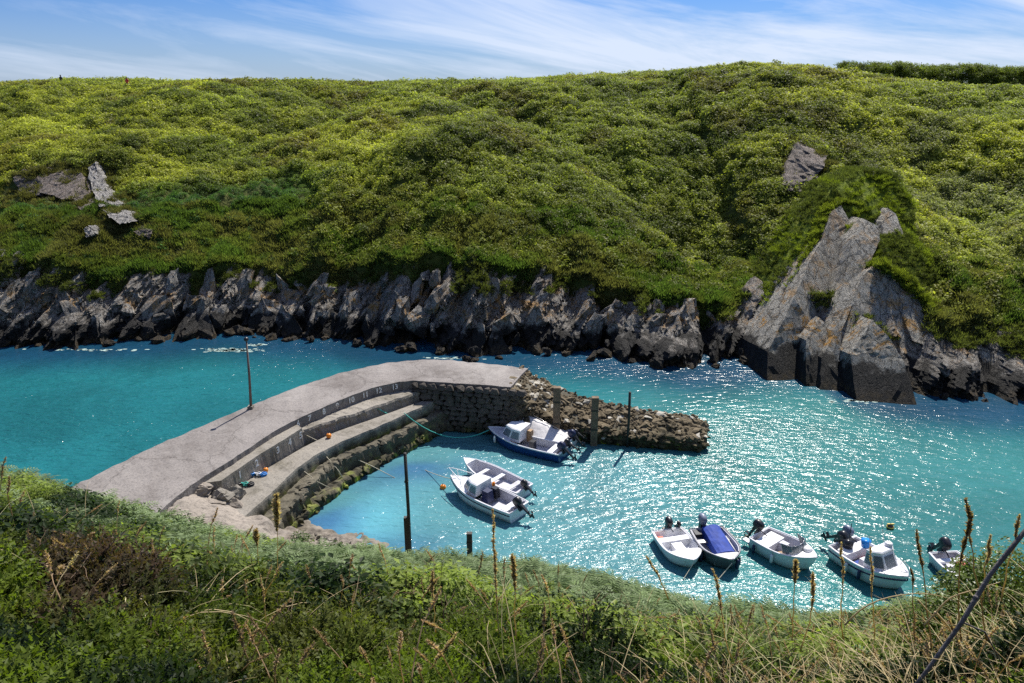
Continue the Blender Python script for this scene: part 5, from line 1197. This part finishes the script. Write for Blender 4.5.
MB().ball((-L * 0.02, -0.3, 0.28), (0.22, 0.28, 0.12)).build('coiled_rope', M['tan'], root7); MB().ball((L * 0.06, -0.4, 0.3), (0.16, 0.1, 0.1)).build('blue_bag', M['skyblue'], root7); MB().box((L * 0.12, -0.3, 0.25), (0.35, 0.3, 0.12)).build('wooden_box', M['tan'], root7)
MB().ball((L * 0.30, 0.25, 0.86), (0.2, 0.24, 0.12)).build('deck_hatch', M['white'], root7)
outboard(root7, L, 0.66, 0.0, 25, 1.2); fender(root7, L, 0.12, -1, hb, sz, M['navy']); fender(root7, L, 0.46, -1, hb, sz, M['white'])
MB().box((-L / 2 - 0.25, -0.55, 0.3), (0.35, 0.3, 0.05)).build('boarding_platform', M['white'], root7)
# 8 large cabin boat
root8, L = boat('cabin_boat', (907, 582), (842, 542), 0.65, 'largest white cabin boat with wraparound windows and a blue bucket astern', 2.1)
hb, sz = make_hull(root8, L, 2.0, 0.68, M['white'], M['inner'], M['white'], fore=0.66, rail=0.06, fine=2.3)
m = MB()
for sg in (-1, 1): m.tube([(-L / 2 + L * s, sg * (hb(s) * 0.98 + 0.02), sz(s) - 0.2) for s in S], 0.03, 5)
m.build('navy_stripe', M['navy'], root8)
cabin(root8, L * 0.02, L * 0.30, 0.78, 0.66, 0.74, 1.45, M['white'], 0.42, 0.0)
rd = MB().tube([(L * 0.10, 0.35, 1.52), (L * 0.10, 0.35, 1.68), (L * 0.10, 0.35, 1.72)], [0.17, 0.17, 0.12], 14).build('radar_dome', M['white'], root8)
MB().tube([(0.0, 0.5, 1.5), (-0.25, 0.5, 2.4)], 0.012, 5).build('aerial', M['steel'], root8); MB().tube([(0.0, -0.4, 1.5), (-0.1, -0.4, 2.0)], 0.012, 5).build('aerial', M['steel'], root8)
m = MB()
for sg in (-1, 1): m.tube([(L * 0.26, sg * 0.6, 0.86), (L * 0.30, sg * 0.55, 1.12), (L * 0.44, sg * 0.3, 1.15), (L * 0.50, sg * 0.06, 1.12)], 0.018, 5)
m.build('bow_rail', M['steel'], root8)
MB().box((-L * 0.31, 0, 0.52), (0.5, 1.5, 0.42)).build('engine_box', M['white'], root8)
MB().tube([(-L * 0.22, 0.35, 0.85), (-L * 0.22, 0.35, 1.2)], [0.17, 0.22], 12).build('blue_bucket', M['skyblue'], root8); MB().tube([(-L * 0.36, -0.2, 0.7), (-L * 0.36, -0.2, 1.1)], [0.22, 0.24], 12).build('black_tub', M['black'], root8)
MB().box((-L * 0.13, 0.1, 0.35), (0.3, 0.3, 0.35)).build('fuel_can', M['red'], root8); MB().box((-L * 0.13, -0.28, 0.32), (0.35, 0.3, 0.14)).build('blue_crate', M['bluecloth'], root8)
MB().box((-L * 0.05, -0.4, 0.5), (0.3, 0.4, 0.6), taper=.8).build('helm_seat', M['inner'], root8)
MB().tube([(-L * .42, .1, .7), (-L * .42, .1, 1.75)], 0.02, 5).build('stern_staff', M['black'], root8)
outboard(root8, L, 0.72, -0.15, 55, 1.25); outboard(root8, L, 0.72, 0.45, 20, 1.2, M['greycowl'])
fender(root8, L, 0.35, -1, hb, sz, M['white']); fender(root8, L, 0.55, -1, hb, sz, M['navy'])
# 9 boat half hidden by the bush
root9, L = boat('small_boat', (985, 590), (943, 552), 0.5, 'small pale blue boat half hidden behind the leafy bush at right', 1.5)
hb, sz = make_hull(root9, L, 1.55, 0.5, M['offwhite'], M['inner'], M['white'], fore=0.7, rail=0.04)
MB().box((-L * 0.30, 0, 0.42), (0.25, 1.3, 0.1)).build('thwart', M['white'], root9); MB().box((-L * 0.2, 0.35, 0.3), (0.3, 0.3, 0.25)).build('fuel_can', M['red'], root9)
outboard(root9, L, 0.58, 0.0, 40, 1.35)

# ---- buoys
def buoy(px, py, z, r, mat, label, on_water=True):
    p = P(px, py, z); root = empty('mooring_buoy', p, 0, label, 'buoy')
    MB().ball((0, 0, r * (0.3 if on_water else 0.95)), r, 14, 10).build('float', mat, root); MB().tube([(0, 0, r * 1.1), (0, 0, r * 1.6 if on_water else r * 2.2)], r * 0.16, 6).build('eye', M['black'], root); return root
buoy(443, 488, 0, 0.17, M['orange'], 'orange buoy floating left of the small white cabin boat')
bb = buoy(890, 528, 0, 0.16, M['black'], 'small black and yellow buoy floating beyond the largest boat')
MB().tube([(0, 0, .03), (0, 0, .10)], 0.175, 12).build('yellow_band', M['yellow'], bb); MB().box((0, 0, 0.22), (0.34, 0.06, 0.06)).build('cross_bar', M['yellow'], bb)
buoy(329, 438, Z2_, 0.15, M['orange'], 'orange buoy lying on the tier below number five', False)
buoy(405, 389, Z1, 0.13, M['orange'], 'orange buoy at the far end of the upper walkway', False)
buoy(266, 472, Z2_, 0.13, M['orange'], 'orange buoy on the lower walkway near the blue net', False)
# ---- netting heap
for (px, py, lab, c1, c2) in ((258, 476, 'heap of blue and white netting beside the orange buoy', 'skyblue', 'white'), (245, 486, 'small heap of dark netting at the near end of the tier', 'black', 'teal')):
    p = P(px, py, Z2_); root = empty('netting_heap', p, 0, lab, 'net')
    for k_, c in ((0, c1), (1, c2), (2, c1)):
        g_ = [Vector((math.cos(a_ * 0.9 + k_) * (0.12 + 0.10 * math.sin(a_ * 1.7)) + 0.25 * (k_ - 1), math.sin(a_ * 0.9 + k_) * (0.12 + 0.05 * math.cos(a_ * 2.3)), 0.03 + 0.008 * a_)) for a_ in range(22)]
        MB().tube(g_, 0.028, 5).build('rope_coil', M[c], root)
# ---- ropes
rope('mooring_rope', [P(375, 407, Z1 - .1), P(441, 434, 0.05)], 0.028, M['teal'], 'teal rope crossing the tiers from the upper walkway to the water', 0.2)
rope('mooring_rope', [P(404, 413, Z2_ + .05), P(489, 430, 0.85)], 0.028, M['teal'], 'teal rope from the lower walkway to the bow of the blue hulled boat', 1.0)
rope('mooring_rope', [P(302, 433, Z1 - .2), P(340, 452, Z3_), P(372, 466, Z4_ + .05), P(395, 478, 0.0)], 0.022, M['rope'], 'pale rope trailing down the tiers below number five')
rope('mooring_rope', [P(318, 447, Z2_ + .02), P(338, 470, Z3_ - .3), P(343, 478, Z4_ + .03)], 0.022, M['rope'], 'short pale rope hanging over the middle ledges')
rope('mooring_rope', [P(292, 462, Z2_ + .02), P(318, 482, Z3_ - .2), P(330, 488, Z4_)], 0.022, M['rope'], 'pale rope over the near ledges below number three')
rope('mooring_rope', [P(694, 562, 0.55), P(683, 580, 0.0)], 0.02, M['rope'], 'bow rope of the white open dinghy going into the water', 0.02)
rope('mooring_rope', [P(732, 563, 0.6), P(716, 582, 0.0)], 0.02, M['rope'], 'bow rope of the grey boat going into the water', 0.02)

rope('mooring_rope', [P(452, 479, 0.7), P(425, 470, 0.0)], 0.02, M['rope'], 'bow rope of the small cabin boat with the bow rail', 0.05)
rope('mooring_rope', [P(748, 535, 0.6), P(726, 528, 0.6)], 0.018, M['rope'], 'rope between the speedboat stern and the grey boat', 0.3)
# ================================================================== FOREGROUND THINGS
# grey bare branch leaning across the right corner
def wpt(px, py, y): return PY(px, py, y)
br = MB(); pts = [wpt(900, 705, 4.1), wpt(926, 672, 4.15), wpt(962, 622, 4.2), wpt(976, 598, 4.25), wpt(990, 575, 4.3), wpt(1008, 552, 4.3), wpt(1026, 530, 4.35), wpt(1050, 500, 4.4)]
br.tube(pts, [0.012, 0.014, 0.015, 0.017, 0.015, 0.016, 0.015, 0.014], 8); br.ball(pts[3], (0.020, 0.020, 0.024))
brr = empty('bare_branch', pts[0], 0, 'bare grey branch slanting across the lower right corner', 'branch')
o = br.build('branch_stem', M['bark'], brr); o.location = -pts[0]
o = MB().tube([pts[2], wpt(985, 632, 4.2), wpt(1004, 668, 4.2)], [0.007, 0.006, 0.004], 5).build('side_twig', M['bark'], brr); o.location = -pts[0]
# leafy bush at right
bc = wpt(1000, 600, 8.2); bush = empty('leafy_bush', (bc.x, bc.y, float(hnear(bc.x, bc.y))), 0, 'bright leafy bush with small yellow green leaves at the right edge', 'bush')
g = np.random.default_rng(5); v = []; f = []
stm = MB(); base = bush.location
blobs = [(1005, 578, 8.2, .34), (975, 590, 8.1, .30), (955, 612, 7.9, .30), (1030, 570, 8.4, .36), (1000, 612, 7.9, .40), (1030, 610, 8.0, .40), (985, 575, 8.4, .24), (940, 628, 7.8, .28), (1050, 590, 8.2, .45), (970, 640, 7.6, .35), (1015, 645, 7.6, .4)]
for px, py, yy, rr in blobs:
    c = wpt(px, py, yy); stm.tube([(0, 0, -0.1), (c - base) * 0.5 + Vector((0, 0, .1)), c - base], [0.02, 0.013, 0.006], 5)
    px -= 14; rr *= 1.22; c = wpt(px, py, yy); vv, ff = leaves(800, rr, 0.050, 1.0, 0.25, int(px + py), 0.6, 0.6); k = len(v); v += [np.array(q_) + np.array(c - base) for q_ in vv]; f += [tuple(i + k for i in t_) for t_ in ff]
M['bushleaf'] = leafmat('bright_bush_leaf', 0.45, 0.4, 0.4, (0.115, 0.160, 0.022))
o = link('foliage', mesh_np('foliage', v, f, M['bushleaf']), bush); stm.build('stems', M['bark'], bush)
# named tall stalks that stand against the water and the quay
M['stalk'] = leafmat('brown_seed_spike', 0.5, 0.7, 0.2, (0.56, 0.42, 0.28)); M['straw'] = leafmat('straw', 0.3, 0.6, 0.3, (0.55, 0.42, 0.24)); M['stalk_dark'] = leafmat('dark_seed_spike', 0.45, 0.7, 0.2, (0.36, 0.25, 0.15))
def stalk(px_t, py_t, px_b, py_b, y, lab, spike=0.4, fat=0.03, mat='stalk', bits=170, seed=0, w=0.005, bend=0):
    fat *= 1.1; bits = int(bits * 1.5)
    a_ = wpt(px_b, py_b, y); b_ = wpt(px_t, py_t, y); root = empty('dry_stalk', a_, 0, lab, 'plant', 'tall dry stalks')
    g = np.random.default_rng(seed + int(px_t)); d_ = b_ - a_; n = 8; side = Vector((d_.z, 0, -d_.x)).normalized() * bend
    pts = [d_ * (i / n) + side * math.sin(math.pi * i / n) + Vector(g.normal(size=3)) * 0.006 for i in range(n + 1)]
    MB().tube(pts, [w * (1.2 - 0.7 * i / n) for i in range(n + 1)], 5).build('stem', M[mat], root)
    v = []; f = []
    for k in range(bits):
        t_ = 1 - spike * g.random(); q_ = t_ * n; i = min(n - 1, int(q_)); c = np.array(pts[i].lerp(pts[i + 1], q_ - i)); s_ = (1 - t_) / spike
        tp = fat * (0.45 + 0.75 * math.sin(math.pi * min(1, s_ * 0.9 + 0.1))) * (0.55 + 0.45 * abs(math.sin(t_ * 30 + seed)))
        e = g.normal(size=3); e[2] = abs(e[2]) + 0.5; e /= np.linalg.norm(e); s2 = np.cross(e, g.normal(size=3)); s2 /= np.linalg.norm(s2); kk = len(v)
        v += [c - s2 * tp * .4, c + s2 * tp * .4, c + e * tp * 1.1]; f.append((kk, kk + 1, kk + 2))
    link('seed_head', mesh_np('seed_head', v, f, M[mat]), root); return root
stalk(492, 508, 499, 640, 5.6, 'tallest brown seed stalk standing against the harbour water', 0.75, 0.026, seed=1, bits=260)
stalk(513, 553, 517, 640, 5.9, 'short thick brown spike just right of the tallest stalk', 0.45, 0.040, seed=2)
stalk(277, 495, 278, 580, 8.0, 'tan feathery stalk in front of the end of the lower walkway', 0.42, 0.062, seed=3, bits=240)
stalk(257, 530, 258, 575, 8.0, 'small brown tuft left of the feathery tan stalk', 0.35, 0.05, seed=4)
stalk(645, 556, 668, 600, 5.4, 'brown spike floating left of the white dinghy bow', 0.6, 0.020, seed=5, bend=0.02)
stalk(713, 570, 731, 660, 5.2, 'yellow brown stalk below the grey boat', 0.55, 0.026, seed=6)
stalk(795, 560, 792, 640, 5.4, 'upright brown spike in front of the speedboat bow', 0.3, 0.034, seed=7)
stalk(812, 572, 800, 650, 5.3, 'bent pale spike just right of the speedboat bow', 0.5, 0.028, seed=8, bend=0.05)
stalk(842, 543, 843, 640, 5.2, 'thin brown stalk across the stern of the largest boat', 0.45, 0.020, seed=9)
stalk(871, 548, 874, 640, 5.2, 'thin brown stalk across the cabin of the largest boat', 0.5, 0.020, seed=10)
stalk(911, 568, 915, 640, 5.0, 'short dark spike between the largest boat and the bush', 0.28, 0.016, 'stalk_dark', seed=11)
stalk(965, 498, 985, 640, 4.4, 'tallest dark plantain spike above the leafy bush', 0.32, 0.026, 'stalk_dark', seed=12)
stalk(971, 514, 962, 640, 4.4, 'dark double spike beside the tallest plantain', 0.40, 0.026, 'stalk_dark', seed=13, bend=-0.05)
stalk(916, 530, 932, 650, 4.6, 'dark knobbly spike left of the small pale boat', 0.35, 0.022, 'stalk_dark', seed=14)
stalk(991, 535, 981, 600, 4.6, 'slanting brown spike over the top of the leafy bush', 0.5, 0.022, seed=15)
stalk(1021, 515, 1000, 600, 4.4, 'brown spike at the right edge above the grey branch', 0.3, 0.020, seed=16)
stalk(432, 571, 436, 640, 6.0, 'pale pink brown spike upright in the bracken', 0.4, 0.026, seed=17); stalk(440, 578, 420, 600, 6.0, 'pale spike leaning left in the bracken', 0.8, 0.022, seed=18)
stalk(458, 633, 425, 675, 4.6, 'thick brown spike leaning right at the bottom centre', 0.8, 0.026, seed=19)
stalk(262, 575, 268, 640, 6.4, 'brown forked twig below the quay root', 0.6, 0.02, seed=20, bits=90); stalk(284, 560, 262, 600, 6.4, 'second arm of the forked brown twig', 0.5, 0.02, seed=21, bits=70)
# arching pale grass blades in the right corner
for k_, (lab, pts, r_) in enumerate([('long pale arching grass blade sweeping left over the slope', [(845, 625), (862, 606), (890, 596), (925, 592), (955, 600)], .006), ('pale grass blade arching up to the grey branch', [(925, 625), (950, 596), (975, 590), (1000, 582)], .007), ('pale curled blade below the grey branch', [(955, 625), (985, 640), (1000, 655), (1012, 665)], .005), ('pale broken blade left of the branch foot', [(935, 612), (950, 628), (956, 648)], .009), ('pale bent straw at the bottom of the right corner', [(918, 600), (938, 622), (948, 632), (975, 636)], .005)]):
    W = [wpt(a_, b_, 4.3) for a_, b_ in pts]; W = smooth_line(W, 12, 2); o = MB().tube([w - W[0] for w in W], [r_ * (1.1 - 0.8 * i / 11) for i in range(12)], 5).build('grass_blade', M['straw'], None); o.location = W[0]; tag(o, lab, 'grass blade')
# thistles in the lower left
M['thistle'] = simple('magenta_thistle', (0.45, 0.03, 0.38), 0.7)
for px, py, lab in ((103, 676, 'magenta thistle flower at the bottom left, left of its pair'), (136, 670, 'magenta thistle flower at the bottom left, right of its pair')):
    w = wpt(px, py, 4.9); root = empty('thistle', w - Vector((0, 0, .2)), 0, lab, 'flower'); v, f = spikes(60, 0.018, 0.045, 0.004, px, 1.2); o = link('flower_head', mesh_np('flower_head', v, f, M['thistle']), root); o.location = (0, 0, .2); MB().tube([(0, 0, -.1), (0, 0, .2)], .005, 5).build('stem', M['bark'], root)
# round dark bush tufts at the shore
for px, py, s_, lab in ((299, 540, 0.55, 'round dark green tuft on the gravel by the water'), (336, 548, 0.45, 'low green tuft on the shore right of the round one'), (470, 562, 0.9, 'dark spiky gorse bush in front of the short post')):
    w = P(px, py, 0.9) if px < 400 else PY(px, py + 8, 25); root = empty('shore_bush', w, 0, lab, 'bush'); 
    v, f = leaves(420, s_, 0.11, 0.8, 0.2, px, 0.7, 0.5)
    mt = leafmat('tuft_leaf', 0.35, 0.5, 0.3, (0.07, 0.115, 0.025)); link('foliage', mesh_np('foliage', v, f, mt), root); MB().tube([(0, 0, -.3), (0, 0, s_ * .4)], .03, 5).build('stems', M['bark'], root)
# two walkers on the skyline path
def walker(px, py, coat, trouser, lab):
    w = FT(px, py); root = empty('person', w + Vector((0, 0, -0.2)), R(80), lab, 'person')
    J = {'p': (0, 0, .95), 'w': (0, 0, 1.15), 'c': (0, 0, 1.38), 'n': (.01, 0, 1.52), 'h': (.02, 0, 1.62), 't': (.02, 0, 1.74), 'sl': (0, .19, 1.42), 'el': (-.04, .25, 1.15), 'hl': (.1, .23, .95), 'sr': (0, -.19, 1.42), 'er': (.05, -.25, 1.15), 'hr': (.2, -.2, 1.0), 'kl': (.12, .1, .5), 'fl': (.02, .1, .05), 'tl': (.2, .1, .03), 'kr': (-.05, -.1, .5), 'fr': (-.25, -.1, .08), 'tr': (-.1, -.1, .03)}
    E = [('p', 'w'), ('w', 'c'), ('c', 'n'), ('n', 'h'), ('h', 't'), ('c', 'sl'), ('sl', 'el'), ('el', 'hl'), ('c', 'sr'), ('sr', 'er'), ('er', 'hr'), ('p', 'kl'), ('kl', 'fl'), ('fl', 'tl'), ('p', 'kr'), ('kr', 'fr'), ('fr', 'tr')]
    Rd = {'p': .16, 'w': .15, 'c': .17, 'n': .06, 'h': .11, 't': .09, 'sl': .075, 'sr': .075, 'el': .055, 'er': .055, 'hl': .04, 'hr': .04, 'kl': .08, 'kr': .08, 'fl': .05, 'fr': .05, 'tl': .04, 'tr': .04}
    K = list(J); me = bpy.data.meshes.new('body'); me.from_pydata([J[k] for k in K], [(K.index(a_), K.index(b_)) for a_, b_ in E], []); o = link('body', me, root); me.materials.append(coat)
    o.modifiers.new('s', 'SKIN')
    for i, k in enumerate(K): me.skin_vertices[0].data[i].radius = (Rd[k], Rd[k] * .8); me.skin_vertices[0].data[i].use_root = (k == 'p')
    o.modifiers.new('u', 'SUBSURF').render_levels = 1
    MB().tube([(0, 0, 1.0), (.12, .1, .52), (.02, .1, .12)], [.15, .10, .07], 8).build('trousers', trouser, root); MB().ball((0, 0, 1.68), (.12, .11, .12)).build('hair', M['timber_dark'], root)
walker(62, 85, M['timber_dark'], M['black'], 'dark clothed walker standing in the bracken near the left skyline'); walker(128, 88, M['red'], M['navy'], 'walker in a reddish top on the left skyline path')
